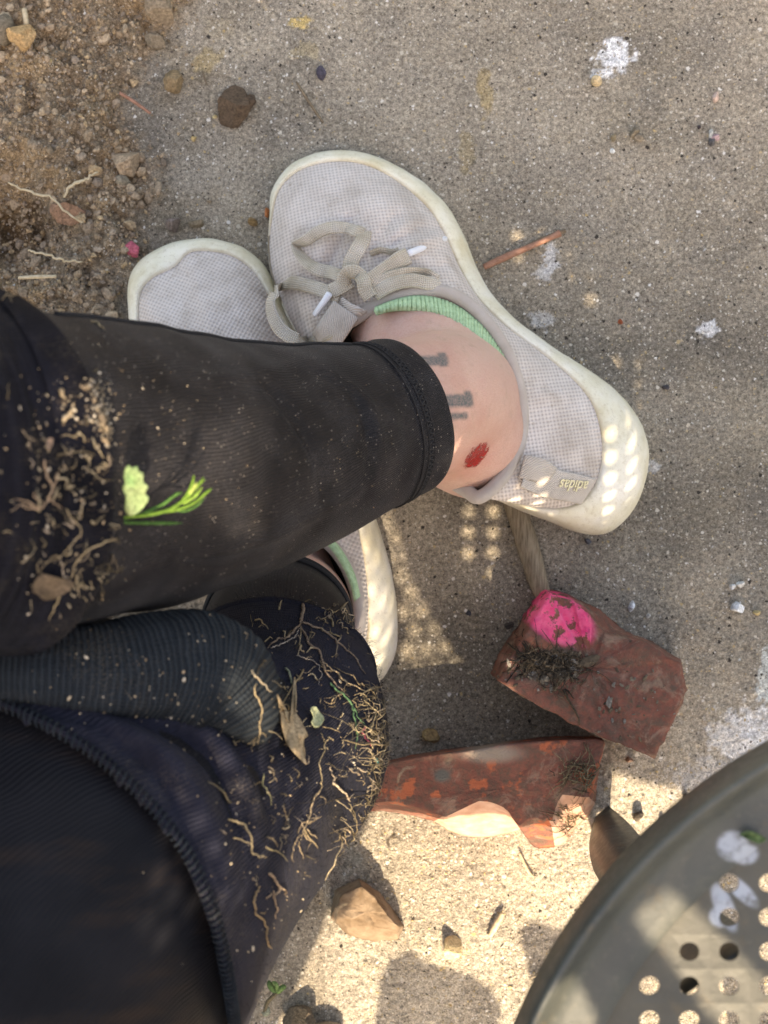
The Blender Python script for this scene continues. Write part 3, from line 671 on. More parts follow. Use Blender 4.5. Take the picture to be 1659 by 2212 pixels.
# ---------------------------------------------------------------- shoes
def loops(ctrl, n):
    G, Fe, Co = [], [], []
    for s_, f_, c_ in ctrl: G.append(s_); Fe.append(f_); Co.append(c_)
    return spl(G, n, True), spl(Fe, n, True), spl(Co, n, True)
def make_shoe(ctrl, zf, zc, knit, creases, label, p_front=1.9, p_side=1.35, nseg=8, open_n=None):
    m_ = len(ctrl)
    Sx, Fx, Cx = loops(ctrl, nseg); N = len(Sx)
    zf_ = spl([(z, 0) for z in zf], nseg, True)[:, 0]; zc_ = spl([(z, 0) for z in zc], nseg, True)[:, 0]
    zs = .45*zf_
    Sw = PA(np.c_[Sx, zs]); Fw = PA(np.c_[Fx, zf_]); Cw = PA(np.c_[Cx, zc_]); cen = Sw.mean(0)
    def inset(A, d):      # move towards the middle line of the shoe
        n_ = np.roll(A, -1, 0)-np.roll(A, 1, 0); n_ = np.c_[n_[:, 1], -n_[:, 0], 0*n_[:, 0]]; n_ /= np.linalg.norm(n_, axis=1)[:, None]
        return A + n_*d
    t = np.linspace(0, 1, N, endpoint=False)
    rings = []
    g0 = inset(Sw, .012); g0[:, 2] = .003; rings.append(g0)
    g0 = inset(Sw, .005); g0[:, 2] = .0012; rings.append(g0)
    g0 = inset(Sw, .0015); g0[:, 2] = .004; rings.append(g0)
    a0 = inset(Sw, .0004); a0[:, 2] = zs*.75; rings.append(a0)
    rings.append(Sw)
    for k in (.15, .3, .45, .6, .75, .88, .96):
        a = Sw*(1-k)+Fw*k; a[:, 2] = zs + (zf_+.0012-zs)*math.sin(k*math.pi/2)**.8
        gv = .0008*math.exp(-((k-.6)/.06)**2)
        a[:, 2] -= gv; rings.append(a)
    a = Fw.copy(); a[:, 2] = zf_+.0012; rings.append(a)
    a = inset(Fw, .0012); a[:, 2] = zf_; rings.append(a)
    a = inset(Fw, .003); a[:, 2] = zf_-.003; rings.append(a)
    sole = np.concatenate(rings)
    sole[:, :3] += (.0005*fbm(sole[:, 0], sole[:, 1], sole[:, 2], 90, 3, 5))[:, None]*np.array([1, 1, .6])
    # upper
    NR = 40; up = []; base = inset(Fw, .0006)
    fr = np.clip(zc_*0, 0, 1)
    dist = np.linalg.norm(Cw[:, :2]-Fw[:, :2], axis=1); pw = p_side + (p_front-p_side)*sm(.04, .09, dist)
    for q in range(NR+1):
        s_ = q/NR; a = base*(1-s_)+Cw*s_
        pr_ = 1-(1-s_)**pw
        a[:, 2] = (zf_-.001) + (zc_-zf_+.001)*pr_
        a = a + (base-Cw)*(.05*math.sin(s_*math.pi)*sm(.03, .07, dist))[:, None]*np.array([1, 1, 0])
        up.append(a)
    up = np.array(up); X, Y = up[..., 0], up[..., 1]
    fade = np.sin(np.linspace(0, 1, NR+1)*np.pi)[:, None]**.5
    up[..., 2] += .0013*fbm(X, Y, 0, 55, 3, 21)*fade
    for (x0, y0, x1, y1, amp, wd) in creases:
        A = np.array(P(x0, y0, .06))[:2]; B = np.array(P(x1, y1, .06))[:2]; d = B-A; L_ = np.linalg.norm(d); d /= L_
        al = (X-A[0])*d[0]+(Y-A[1])*d[1]; ac = -(X-A[0])*d[1]+(Y-A[1])*d[0]
        win = sm(-.006, .004, al)*sm(L_+.006, L_-.004, al)
        up[..., 2] += 1.7*amp*np.exp(-(ac/wd)**2)*win*fade
    lin = []
    for d_, dz in ((.001, .0008), (.0028, .0), (.0036, -.006), (.004, -.02), (.008, -.036), (.02, -.042)):
        a = inset(Cw, d_); a[:, 2] += dz; lin.append(a)
    upv = np.concatenate([up.reshape(-1, 3)]); uf = gridfaces(NR+1, N)
    shoe = mesh('shoe', upv, uf, knit, person); shoe['label'] = label
    sm_ = mesh('midsole', sole, gridfaces(len(rings), N) + [tuple(range(N))[::-1]], M_rub, shoe)
    l = np.concatenate([Cw[None]]+[q[None] for q in lin]).reshape(-1, 3); mesh('lining', l, gridfaces(len(lin)+1, N), M_dark, shoe)
    pc = np.concatenate([Cw, Cw[:1]]); pc[:, 2] += .0008
    v, f, uv = tube_data(pc, .0037, ns=14, cap=False); mesh('collar_piping', v, f, M_bind, shoe, uv=uv)
    return shoe, Cw, Fw
cA = [((582,470),(586,462),(722,735)), ((587,412),(600,408),(733,715)), ((625,358),(638,368),(748,700)), ((690,329),(697,347),(768,688)), ((762,326),(764,346),(800,668)), ((835,347),(826,367),(840,648)), ((905,388),(886,408),(880,634)), ((962,442),(934,455),(920,628)), ((1003,508),(966,510),(962,632)), ((1030,578),(995,575),(1003,652)), ((1062,634),(1034,640),(1042,688)), ((1120,694),(1092,700),(1078,735)), ((1205,757),(1170,758),(1105,790)), ((1300,818),(1240,815),(1122,848)), ((1372,890),(1288,880),(1127,905)), ((1402,975),(1306,965),(1120,960)), ((1385,1070),(1292,1045),(1098,1010)), ((1335,1138),(1245,1092),(1068,1050)), ((1275,1155),(1175,1100),(1034,1074)), ((1180,1125),(1100,1078),(1010,1062)), ((1070,1080),(1010,1050),(975,1040)), ((940,1030),(920,1005),(900,990)), ((820,940),(815,920),(830,920)), ((720,840),(722,825),(770,850)), ((645,730),(640,720),(735,790)), ((600,620),(592,612),(720,760)), ((586,540),(578,535),(718,745))]
zfA = [.022]*6+[.024,.026,.028,.030,.034,.038,.042,.046,.049,.050,.050,.048,.046,.042,.036,.032,.03,.028,.026,.024,.022]
zcA = [.074,.075,.076,.078,.080,.082,.083,.083,.083,.083,.083,.083,.082,.081,.081,.083,.086,.089,.090,.086,.08,.078,.076,.074,.073,.073,.073]
shoeA, CwA, FwA = make_shoe(cA, zfA, zcA, M_knA, [(700,600,760,470,-.0022,.003), (690,560,720,500,.0012,.004), (770,600,860,460,-.002,.0028), (860,560,1010,470,.0035,.0035), (840,545,905,488,-.0020,.0025), (905,488,985,462,-.0022,.0025), (840,520,930,455,.0016,.005), (900,600,1000,560,-.002,.0025), (640,480,900,420,.0012,.008), (1150,860,1270,840,.001,.004)], 'dusty pale grey knit shoe of the upper leg with its laces tied in a bow')
cB = [((276,660),(296,665),(545,1100)), ((278,605),(303,622),(552,1090)), ((300,565),(330,594),(560,1082)), ((345,535),(374,572),(572,1076)), ((400,518),(408,541),(585,1073)), ((460,516),(458,538),(600,1074)), ((520,532),(510,552),(615,1080)), ((568,570),(552,587),(632,1092)), ((608,640),(590,650),(648,1108)), ((655,730),(632,735),(665,1126)), ((705,835),(680,835),(684,1146)), ((755,960),(722,950),(705,1168)), ((797,1080),(757,1080),(728,1192)), ((832,1180),(783,1170),(748,1222)), ((852,1270),(797,1270),(764,1260)), ((859,1350),(798,1350),(775,1310)), ((848,1430),(787,1410),(772,1365)), ((800,1490),(762,1442),(745,1410)), ((720,1500),(708,1452),(700,1425)), ((620,1450),(640,1410),(650,1400)), ((545,1350),(575,1320),(610,1350)), ((500,1230),(530,1215),(580,1290)), ((450,1110),(480,1100),(560,1230)), ((380,990),(410,985),(548,1180)), ((320,880),(345,875),(542,1145)), ((285,760),(305,758),(541,1120))]
zfB = [.020]*8+[.022,.024,.027,.030,.034,.038,.042,.044,.045,.045,.044,.040,.036,.032,.028,.025,.023,.021]
zcB = [.078]*12+[.078,.078,.078,.079,.082,.085,.084,.08]+[.078]*6
shoeB, CwB, FwB = make_shoe(cB, zfB, zcB, M_knB, [(720,1130,760,1400,-.0015,.002), (735,1120,775,1380,.0012,.002), (300,700,520,640,.001,.01)], 'dusty grey knit shoe of the lower leg, half hidden under the crossed calf')
TA = bvh(shoeA); TB = bvh(shoeB)
def on(tree, x, y, off=0.0, zdef=.08):
    h, n = hit(tree, x, y)
    return (np.array(h)+np.array(n)*off) if h is not None else np.array(P(x, y, zdef))
def lace(pts, w_=.0086, name='lace', up=(0, 0, 1), n=10, lift=None, tilt=None, mat=None, th=.00085):
    a = spl([p if len(p) > 2 else (*p, .003) for p in pts], n)
    path = np.array([on(TA, x, y, l) for x, y, l in a])
    path[:, 2] = np.convolve(np.pad(path[:, 2], 3, mode='edge'), np.ones(7)/7, 'valid')
    # place so that pixel position holds after lifting
    path = np.array([np.array(P(x, y, q[2])) for (x, y, l), q in zip(a, path)])
    U = np.tile(np.array(up, float), (len(path), 1))
    if tilt is not None:
        tl = np.interp(np.linspace(0, 1, len(path)), np.linspace(0, 1, len(tilt)), tilt)
        T_ = np.gradient(path, axis=0); T_ /= np.linalg.norm(T_, axis=1)[:, None]
        sd_ = np.cross(T_, U); sd_ /= np.linalg.norm(sd_, axis=1)[:, None]
        U = np.cos(tl)[:, None]*U + np.sin(tl)[:, None]*sd_
    return ribbon(path, w_*.86, U, th, 12, mat or M_lace, name, shoeA)
lace([(745,600,.010),(720,590,.008),(689,583,.007),(662,566,.007),(645,545,.009),(638,530,.010)], tilt=[.3, .1, .5, .9])
lace([(638,528,.011),(660,520,.011),(690,500,.012),(722,491,.012),(755,494,.012),(787,505,.013)], tilt=[1.0, .5, .1, -.1, -.3, .4], w_=.0078)
lace([(789,500,.013),(783,520,.013),(772,540,.013),(760,562,.012),(754,588,.012)], w_=.0096, tilt=[.6, -.1, -.1, 0])
lace([(735,640,.008),(700,628,.007),(665,617,.007),(630,611,.009),(603,622,.010),(590,640,.009)], tilt=[.1, 0, -.2, .2, .8])
lace([(592,634,.010),(584,655,.009),(590,685,.006),(606,712,.004),(632,730,.004),(660,738,.005),(692,728,.006),(720,712,.006)], tilt=[.9, .8, .4, .1, 0, 0, 0])
lace([(775,600,.010),(800,622,.009),(832,602,.009),(862,592,.009),(890,588,.009),(922,591,.008),(946,604,.007)], w_=.0072, tilt=[.1, .2, .4, .6, .7])
lace([(950,608,.006),(925,611,.007),(892,606,.008),(862,610,.008),(835,620,.008),(808,636,.009)], w_=.0085, tilt=[.2, 0, -.1, 0])
lace([(790,616,.011),(812,600,.011),(836,582,.010),(860,564,.010),(882,552,.010)], w_=.0110, tilt=[.3, .3, .4, .2])
lace([(880,560,.006),(850,580,.006),(820,596,.006)], w_=.008, tilt=[.9, .9])
lace([(758,606,.010),(738,618,.010),(714,630,.009)], w_=.0098, tilt=[.2, .1])
lace([(742,612,.013),(745,596,.0145),(757,587,.016),(772,590,.016),(784,604,.015),(788,624,.014),(800,644,.011)], w_=.0088, name='lace_knot', tilt=[.2, .2, 0, -.2, 0])
lace([(800,548,.004),(822,540,.004),(846,544,.004),(862,540,.004)], w_=.004, tilt=[.6, .6])
lace([(748,668,.009),(733,690,.008),(716,716,.006),(698,742,.003)], w_=.0190, name='tongue_webbing', mat=M_web, th=.0012)
lace([(735,656,.006),(752,670,.007),(778,682,.006)], w_=.012, name='tongue_loop', mat=M_web, th=.0012, tilt=[.9, .7])
def aglet(x0, y0, x1, y1, z0=.014, z1=.018):
    a = on(TA, x0, y0, z0); b = on(TA, x1, y1, z1); a = np.array(P(x0, y0, a[2])); b = np.array(P(x1, y1, b[2]))
    tube('aglet', [a, a*.98+b*.02, a*.5+b*.5, b*.97+a*.03, b], [.0016, .0019, .00175, .0017, .0011], M_white, shoeA, ns=14)
aglet(884, 547, 963, 515, .011, .010); aglet(712, 634, 680, 681, .012, .010)
# heel webbing with its printed word
hp = [(1128,1020,.003),(1160,1033,.0022),(1195,1044,.0016),(1235,1052,.0012),(1268,1060,.0012)]
a = spl(hp, 8); path = np.array([on(TA, x, y, l) for x, y, l in a]); nrm = [hit(TA, x, y)[1] or Vector((0, 0, 1)) for x, y, l in a]
strap = ribbon(path, .0165, np.array([n[:] for n in nrm]), .0007, 12, M_web, 'heel_strap', shoeA)
lp = spl([(1120,1008,.004),(1150,1014,.006),(1180,1030,.003)], 8); path = np.array([on(TA, x, y, l) for x, y, l in lp])
ribbon(path, .013, (0.3, -.3, 1), .0007, 12, M_web, 'heel_loop', shoeA)
cu = bpy.data.curves.new('brand_print', 'FONT'); cu.body = 'adidas'; cu.size = .0092; cu.extrude = .0001; cu.offset = .00012; cu.align_x = 'CENTER'; cu.align_y = 'CENTER'
TS = bvh(shoeA, strap); tp, tn = hit(TS, 1237, 1047)
tmp = bpy.data.objects.new('brand_print', cu); COL.objects.link(tmp); bpy.context.view_layer.update()
tm = bpy.data.meshes.new_from_object(tmp.evaluated_get(bpy.context.evaluated_depsgraph_get())); bpy.data.objects.remove(tmp)
ax = Vector((-54, 17, 0)); ax = (ax - tn*ax.dot(tn)).normalized(); ay = tn.cross(ax)
R3 = Matrix((ax, ay, tn)).transposed().to_4x4(); tm.transform(Matrix.Translation(tp+tn*.0007) @ R3); tm.transform(Matrix.Identity(4))
M_gold = plain('pale_gold_print', (.62, .56, .34), (.72, .66, .45), 300, .5, .0001)
tm.materials.clear(); tm.materials.append(M_gold); bo = bpy.data.objects.new('brand_print', tm); COL.objects.link(bo); bo.parent = shoeA; bo.matrix_parent_inverse = Matrix.Identity(4)

# sock of the upper leg: ribbed welt between skin and collar
inn = spl([(812,676),(845,668),(885,668),(930,678),(965,695),(992,718),(1020,742),(1044,768),(1064,795),(1083,820),(1098,845),(1106,872)], 14)
out = spl([(812,668),(848,654),(885,644),(922,644),(958,652),(990,667),(1016,686),(1042,710),(1066,742),(1087,776),(1100,812),(1108,850)], 14)
n = len(inn); mbk = []
for i in range(n):
    ridge = .0009*math.sin(i/n*2*math.pi*46)
    for k, s_ in enumerate(np.linspace(0, 1, 9)):
        q = inn[i]*(1-s_)+out[i]*s_; z = .092 + .0045*math.sin(s_*math.pi) - .006*s_ + ridge*(1 if 1 < k < 8 else .3) + .0002*random.uniform(-1, 1)
        mbk.append(P(q[0], q[1], z))
sock = mesh('sock', mbk, gridfaces(n, 9, wrap=False), M_sock, person); sock['label'] = 'mint green ribbed sock cuff above the tied shoe'
sf = sock.modifiers.new('thickness', 'SOLIDIFY'); sf.thickness = .0015
# sock of the lower leg
i2 = spl([(655,1130),(690,1160),(725,1200),(752,1250),(765,1300)], 10); n = len(i2); mbk = []
for i in range(n):
    for k, s_ in enumerate(np.linspace(0, 1, 6)):
        q = i2[i] + np.array([14, -12])*s_; mbk.append(P(q[0], q[1], .088 + .003*math.sin(s_*math.pi)-.004*s_+.0004*math.sin(i*2.2)))
so2 = mesh('sock', mbk, gridfaces(n, 6, wrap=False), M_sock, person); so2['label'] = 'mint green sock edge inside the half hidden shoe'

# fuzz of the knitted pads
def fuzz(obj, N, ln, parent, cols, seed, filt=None):
    r = np.random.default_rng(seed); m_ = obj.data; polys = m_.polygons; idx = r.integers(0, len(polys), N*2); mbf = MB(); k = 0
    for i in idx:
        p = polys[int(i)]; c = p.center; nrm = p.normal
        if (Vector((0, 0, H))-c).dot(nrm) < -.02 and r.uniform() < .7: continue
        if filt and not filt(c): continue
        c = c + Vector(r.normal(0, .0012, 3)); d = (nrm*r.uniform(.25, .8) + Vector(r.normal(0, .75, 3))).normalized(); L_ = ln*r.lognormal(0, .5)
        s_ = d.cross(Vector(r.normal(0, 1, 3))).normalized()*.00007; cv = Vector(r.normal(0, .5, 3)); pts_ = []
        for t in (0, .33, .66, 1): pts_.append(c + d*L_*t + cv*L_*t*t)
        v = []; 
        for q in pts_: v += [q-s_, q+s_]
        mbf.add([tuple(x) for x in v], [(0, 1, 3, 2), (2, 3, 5, 4), (4, 5, 7, 6)], cols[r.integers(len(cols))]); k += 1
        if k >= N: break
    return setp(mbf.build('knit_fuzz', M_tint, parent), kind='stuff')
BK = [(.008, .008, .011), (.016, .016, .022), (.006, .006, .008)]
fuzz(padA, 7000, .0016, padA, BK, 31); fuzz(padB, 11000, .0017, padB, BK+[(.025, .027, .04)], 32); fuzz(roll, 2500, .001, padB, [(.02, .026, .032)], 33)
# dust crumbs caught in the knit
def crumbs(obj_tree, parent, spots, name, seed, sz=.0006):
    r = np.random.default_rng(seed); mbc = MB(); vs_ = [rock(1, 1, (1, 1, .7), .4, 500+q, 2) for q in range(6)]
    for (x, y, sx_, sy_, n_) in spots:
        for _ in range(n_):
            h, nn = hit(obj_tree, x+r.normal(0, sx_), y+r.normal(0, sy_))
            if h is None: continue
            s_ = sz*r.lognormal(0, .5); v, f = vs_[r.integers(6)]; c = np.array([(.42, .31, .19), (.5, .4, .27), (.33, .24, .15), (.55, .47, .36)][r.integers(4)])*r.uniform(.7, 1.2)
            a = r.uniform(0, 6.28); v = v*np.array([s_*r.uniform(.7, 2.2), s_, s_]); v = v @ np.array([[math.cos(a), -math.sin(a), 0], [math.sin(a), math.cos(a), 0], [0, 0, 1]]).T
            mbc.add(v + np.array(h) + np.array(nn)*s_*.4, f, c)
    return setp(mbc.build(name, M_tint, parent, smooth=False), kind='stuff')
TP = bvh(padA, legA); TK = bvh(padB, roll, legA)
crumbs(TP, padA, [(215, 880, 13, 26, 170), (200, 838, 20, 10, 60), (232, 930, 8, 24, 110), (160, 900, 60, 70, 60), (120, 1050, 80, 160, 110), (180, 1040, 50, 60, 60), (140, 880, 8, 14, 14)], 'sandy_crumbs', 61, .00022)
crumbs(TP, legA, [(350, 960, 90, 110, 110), (380, 1120, 60, 30, 30), (780, 1010, 70, 60, 110), (560, 900, 140, 90, 40)], 'dust_specks', 62, .00010)
crumbs(TK, padB, [(650, 1750, 110, 180, 150), (790, 1640, 30, 110, 110), (420, 1520, 90, 80, 70), (250, 1480, 130, 60, 60), (560, 1850, 60, 150, 70)], 'sandy_crumbs', 63, .0002)

# ---------------------------------------------------------------- stones and scraps lying on the slab
def stone(name, x, y, rx, ry, h, c, label, cat, seed, rot=0, sub=3, rough=.3, facet=6, group=None, off=0, base=None):
    k = H/F; v, f = rock(sub, 1, (rx*k, ry*k, h), rough, seed, facet)
    a = -rot; R_ = np.array([[math.cos(a), -math.sin(a), 0], [math.sin(a), math.cos(a), 0], [0, 0, 1]]); v = v @ R_.T
    p = P(x, y, 0); z = gh(p.x, p.y) if base is None else base
    n = fbm(v[:, 0]+p.x, v[:, 1], v[:, 2], 500, 3, seed); cc = np.concatenate([np.array(c)[None]*(1+.35*n[:, None]), np.ones((len(v), 1))], 1)
    o = mesh(name, v, f, M_tint, smooth=facet < 3, col=cc); o.location = (p.x, p.y, z+h*.45+off)
    return setp(o, label, cat, group)
stone('soil_clod', 508, 233, 40, 50, .011, (.105, .07, .045), 'dark brown crumbly soil lump lying alone above the shoes', 'soil clod', 11, .2, 4, .45, 4)
stone('soil_clod', 545, 222, 14, 26, .006, (.085, .055, .035), 'dark crumb leaning on the lone soil lump', 'soil clod', 12, .3)
stone('pebble', 695, 160, 11, 16, .004, (.075, .065, .085), 'dark purplish glossy pebble on the slab', 'pebble', 13, -.3, 3, .2, 2)
stone('soil_clod', 150, 460, 36, 26, .009, (.30, .175, .11), 'large reddish soil clod beside a pale root', 'soil clod', 14, .2, 4, .4, 5)
stone('pebble', 265, 392, 17, 13, .006, (.24, .205, .15), 'smooth oval grey pebble at the edge of the soil heap', 'pebble', 15, .3, 3, .12, 0)
stone('soil_clod', 272, 352, 34, 30, .009, (.36, .26, .17), 'pale ochre soil clod above the oval pebble', 'soil clod', 16, .1, 4, .45, 5)
stone('stone', 378, 486, 20, 17, .008, (.17, .13, .11), 'small greyish brown angular stone above the lower shoe', 'stone', 17, .6, 2, .2, 5)
stone('stone', 285, 490, 17, 12, .006, (.36, .27, .17), 'flat tan stone left of the greyish angular stone', 'stone', 18, .2, 3, .25, 5)
stone('stone', 425, 483, 16, 12, .005, (.22, .175, .12), 'dull brown stone right of the greyish angular stone', 'stone', 19, .1, 3, .3, 4)
stone('soil_clod', 60, 90, 34, 30, .009, (.42, .27, .13), 'orange tan soil clod near the top left corner', 'soil clod', 20, .4, 4, .5, 5)
stone('pebble', 18, 75, 22, 34, .010, (.17, .14, .10), 'smooth brown pebble at the left edge near the top', 'pebble', 22, .1, 3, .12, 0)
stone('soil_clod', 355, 30, 40, 42, .008, (.235, .175, .115), 'flat brown slab of dried soil near the top edge', 'soil clod', 23, .2, 4, .3, 6)
stone('soil_clod', 340, 95, 26, 18, .006, (.2, .155, .105), 'small flat soil piece below the dried slab of soil', 'soil clod', 24, .5, 3, .3, 5)
stone('soil_clod', 380, 180, 24, 26, .008, (.24, .165, .09), 'round brown clod at the upper edge of the soil heap', 'soil clod', 25, .1, 4, .4, 4)
stone('brick_chip', 292, 543, 24, 19, .0035, (.42, .10, .13), 'rough pinkish red chip beside the toe of the lower shoe', 'chip', 26, -.2, 3, .35, 5)
stone('brick_chip', 577, 463, 8, 12, .004, (.55, .20, .08), 'bright orange chip touching the toe of the tied shoe', 'chip', 27, .1, 3, .3, 4)
stone('stone', 545, 480, 13, 9, .006, (.30, .20, .10), 'small ochre stone between the two toes', 'stone', 28, .4, 3, .3, 4)
stone('stone', 1288, 175, 13, 13, .005, (.55, .42, .25), 'yellow angular stone under the white splash', 'stone', 30, .3, 2, .2, 5)
stone('stone', 1545, 210, 8, 13, .004, (.55, .40, .33), 'small pinkish chip right of the white splash', 'chip', 31, .1, 2, .2, 4)
stone('stone', 1545, 298, 12, 8, .003, (.42, .30, .31), 'pale pink scrap with a red tail on the upper right slab', 'chip', 32, -.5)
stone('soil_clod', 1370, 288, 13, 13, .004, (.21, .17, .12), 'rough brown crumb above another at the upper right', 'soil clod', 33, .2)
stone('soil_clod', 1380, 300, 11, 9, .0035, (.24, .2, .15), 'lower crumb of the touching brown pair at the upper right', 'soil clod', 34, .6)
stone('soil_clod', 1323, 298, 7, 10, .003, (.27, .21, .13), 'single brown crumb left of the touching pair', 'soil clod', 35, .1)
stone('stone', 1534, 292, 7, 12, .003, (.46, .44, .40), 'pale grey chip next to a dark one at the upper right', 'chip', 36, .2)
stone('stone', 1536, 306, 7, 11, .003, (.10, .095, .095), 'dark grey chip next to a pale one at the upper right', 'chip', 37, .1)
stone('stone', 1510, 276, 5, 5, .0025, (.05, .04, .045), 'tiny black stone at the upper right', 'stone', 38)
stone('stone', 1593, 1312, 17, 14, .006, (.62, .63, .64), 'largest white lime chip right of the painted brick', 'chip', 40, -.5, 3, .3, 6)
stone('stone', 1580, 1267, 8, 9, .004, (.55, .54, .52), 'left one of two small white chips above the largest white chip', 'chip', 41, .4)
stone('stone', 1597, 1262, 9, 8, .004, (.58, .57, .54), 'right one of two small white chips above the largest white chip', 'chip', 42, -.4)
stone('stone', 1362, 1308, 8, 12, .004, (.60, .61, .64), 'white chip just above the painted brick', 'chip', 43, .2)
stone('stone', 1400, 1330, 6, 5, .003, (.6, .58, .55), 'tiny white chip behind the top corner of the painted brick', 'chip', 44)
stone('stone', 1632, 1322, 9, 7, .003, (.42, .32, .16), 'small yellow brown stone right of the largest white chip', 'stone', 45)
stone('stone', 1437, 838, 8, 8, .003, (.06, .055, .06), 'small dark stone beside the heel of the tied shoe', 'stone', 46)
stone('stone', 930, 1588, 20, 17, .008, (.28, .20, .10), 'ochre stone in the shade above the broken brick', 'stone', 47, .2, 3, .3, 4)
stone('stone', 975, 2042, 24, 30, .009, (.56, .44, .25), 'yellow triangular pebble in the sun at the bottom', 'pebble', 48, .15, 3, .15, 6)
stone('stone', 1482, 1722, 9, 8, .006, (.09, .075, .06), 'black brown crumb on the sunny sand near the metal rim', 'stone', 49, .3)
stone('stone', 1378, 1760, 11, 13, .006, (.10, .08, .06), 'dark crumb right of the metal leg, nearest to it', 'stone', 50, .6)
stone('stone', 1430, 1780, 8, 11, .005, (.13, .10, .07), 'dark crumb on the sand second from the metal leg', 'stone', 51, .1)
stone('stone', 1358, 1640, 12, 8, .005, (.36, .22, .15), 'small rusty stone below the painted brick', 'stone', 52, .3)
stone('soil_clod', 655, 2195, 42, 26, .012, (.13, .10, .07), 'dark soil lump at the bottom edge below the knee', 'soil clod', 53, .2, 4, .4, 4)
stone('pebble', 700, 2222, 44, 18, .010, (.30, .235, .165), 'smooth brown pebble at the bottom edge', 'pebble', 54, -.1, 3, .1, 0)
stone('stone', 1160, 2195, 16, 12, .005, (.33, .27, .18), 'tan stone beside the foot of the metal seat at the bottom edge', 'stone', 55)
stone('stone', 1015, 1640, 9, 7, .004, (.5, .43, .3), 'pale stone just above the broken brick', 'stone', 56) if False else None
for i, (x, y, c) in enumerate([(1362, 742, (.6, .5, .33)), (420, 300, (.5, .36, .17)), (465, 250, (.52, .42, .22)), (403, 352, (.5, .36, .16)), (630, 150, (.30, .22, .14)), (1320, 325, (.7, .72, .72)), (1310, 700, (.35, .12, .06)), (1318, 845, (.35, .07, .05)), (930, 1310, (.68, .66, .62)), (1045, 1300, (.06, .06, .075)), (1107, 1378, (.09, .085, .085)), (1270, 1165, (.12, .12, .13)), (885, 1095, (.52, .4, .25)), (1060, 1700, (.6, .5, .33))]):
    pass
for i, (x, y, r_, c, lab, cat) in enumerate([(420, 300, 8, (.5, .36, .17), 'tiny yellow pebble nearest the soil heap', 'pebble'), (465, 252, 6, (.55, .44, .24), 'tiny pale pebble left of the lone soil lump', 'pebble'), (1322, 327, 6, (.72, .74, .74), 'tiny bright white chip near the upper right crumbs', 'chip'), (1340, 695, 7, (.35, .10, .05), 'tiny rust red chip on the slab right of the tied shoe', 'chip'), (1270, 1168, 9, (.10, .10, .115), 'small slate grey chip below the heel of the tied shoe', 'chip'), (1012, 1325, 7, (.055, .055, .07), 'small black stone left of the painted brick', 'stone'), (1100, 1352, 11, (.07, .06, .055), 'dark stone at the left corner of the painted brick', 'stone'), (970, 1500, 6, (.66, .64, .6), 'tiny white chip in the shade left of the painted brick', 'chip')]):
    stone('pebble' if cat == 'pebble' else 'stone', x, y, r_, r_*.85, .0028, c, lab, cat, 70+i)

# ---------------------------------------------------------------- sticks, twigs
def stick(name, pts, rads, mat, label, cat, ns=12, zl=.0, amp=.12, seed=0):
    a = spl([(x, y, z, r) for (x, y, z), r in zip(pts, rads)], 8)
    if name == 'root':
        rq = np.random.default_rng(len(label)); jt = np.cumsum(rq.normal(0, 2.2, (len(a), 2)), 0); jt -= np.linspace(0, 1, len(a))[:, None]*jt[-1]; a[:, :2] += jt; a[:, 3] *= .6
    path = PA(a[:, :3])
    o = tube(name, path, a[:, 3], mat, None, ns=ns, disp=lambda L, th, p: amp*float(np.mean(rads))*fbm(L*150+0*th, np.cos(th)*2, np.sin(th)*2, 1, 3, seed)); return setp(o, label, cat)
stick('stick', [(1096, 1040, .0065), (1118, 1110, .0065), (1140, 1180, .0062), (1168, 1275, .0058), (1172, 1284, .0056)], [.0062, .0062, .0064, .0048, .0018], M_wood, 'weathered grey stick running from the shoe heel to the painted brick', 'stick', 20, seed=3)
M_red = plain('reddish_stem', (.22, .10, .06), (.36, .19, .13), 400, .6, .0003); M_tan = plain('dry_stem', (.38, .29, .17), (.55, .46, .32), 400, .8, .0003); M_brn = plain('brown_stem', (.12, .085, .055), (.2, .15, .1), 400, .8, .0003)
stick('twig', [(1045, 577, .004), (1090, 556, .005), (1140, 535, .005), (1185, 515, .004), (1210, 503, .004)], [.0018, .0020, .0018, .0016, .0022], M_red, 'thin reddish brown twig poking out beside the tied shoe', 'twig', 8)
stick('twig', [(1060, 570, .003), (1100, 556, .003), (1160, 520, .003), (1222, 498, .004)], [.0012, .0013, .0011, .0012], M_brn, 'slim brown stem lying against the reddish twig', 'twig', 8)
stick('twig', [(640, 176, .002), (664, 215, .0025), (698, 265, .002)], [.0007, .0009, .0007], M_brn, 'thin dark twig on the slab above the tied shoe', 'twig', 6)
stick('twig', [(437, 153, .002), (447, 183, .002)], [.0006, .0005], M_brn, 'very short dark twig left of the lone soil lump', 'twig', 6) 
stick('twig', [(1058, 2022, .003), (1072, 1998, .004), (1086, 1972, .004)], [.0014, .0019, .0013], M_tan, 'pale dry stem on the sunlit sand', 'stem', 8)
stick('twig', [(1146, 2112, .003), (1168, 2106, .003), (1195, 2106, .003)], [.0009, .0010, .0008], M_tan, 'thin pale stem beside the rim of the metal seat', 'stem', 6)
stick('twig', [(1122, 1842, .003), (1140, 1880, .003), (1153, 1895, .003)], [.0007, .0008, .0007], M_tan, 'thin dry stalk below the broken brick', 'stem', 6)
stick('twig', [(40, 600, .012), (80, 598, .013), (122, 597, .012)], [.0009, .0011, .0009], M_tan, 'straight pale stalk on the soil near the knee', 'stem', 6)
stick('twig', [(52, 20, .012), (56, 45, .013), (57, 70, .012)], [.0016, .0015, .001], M_tan, 'pale splinter near the top left corner', 'splinter', 6)
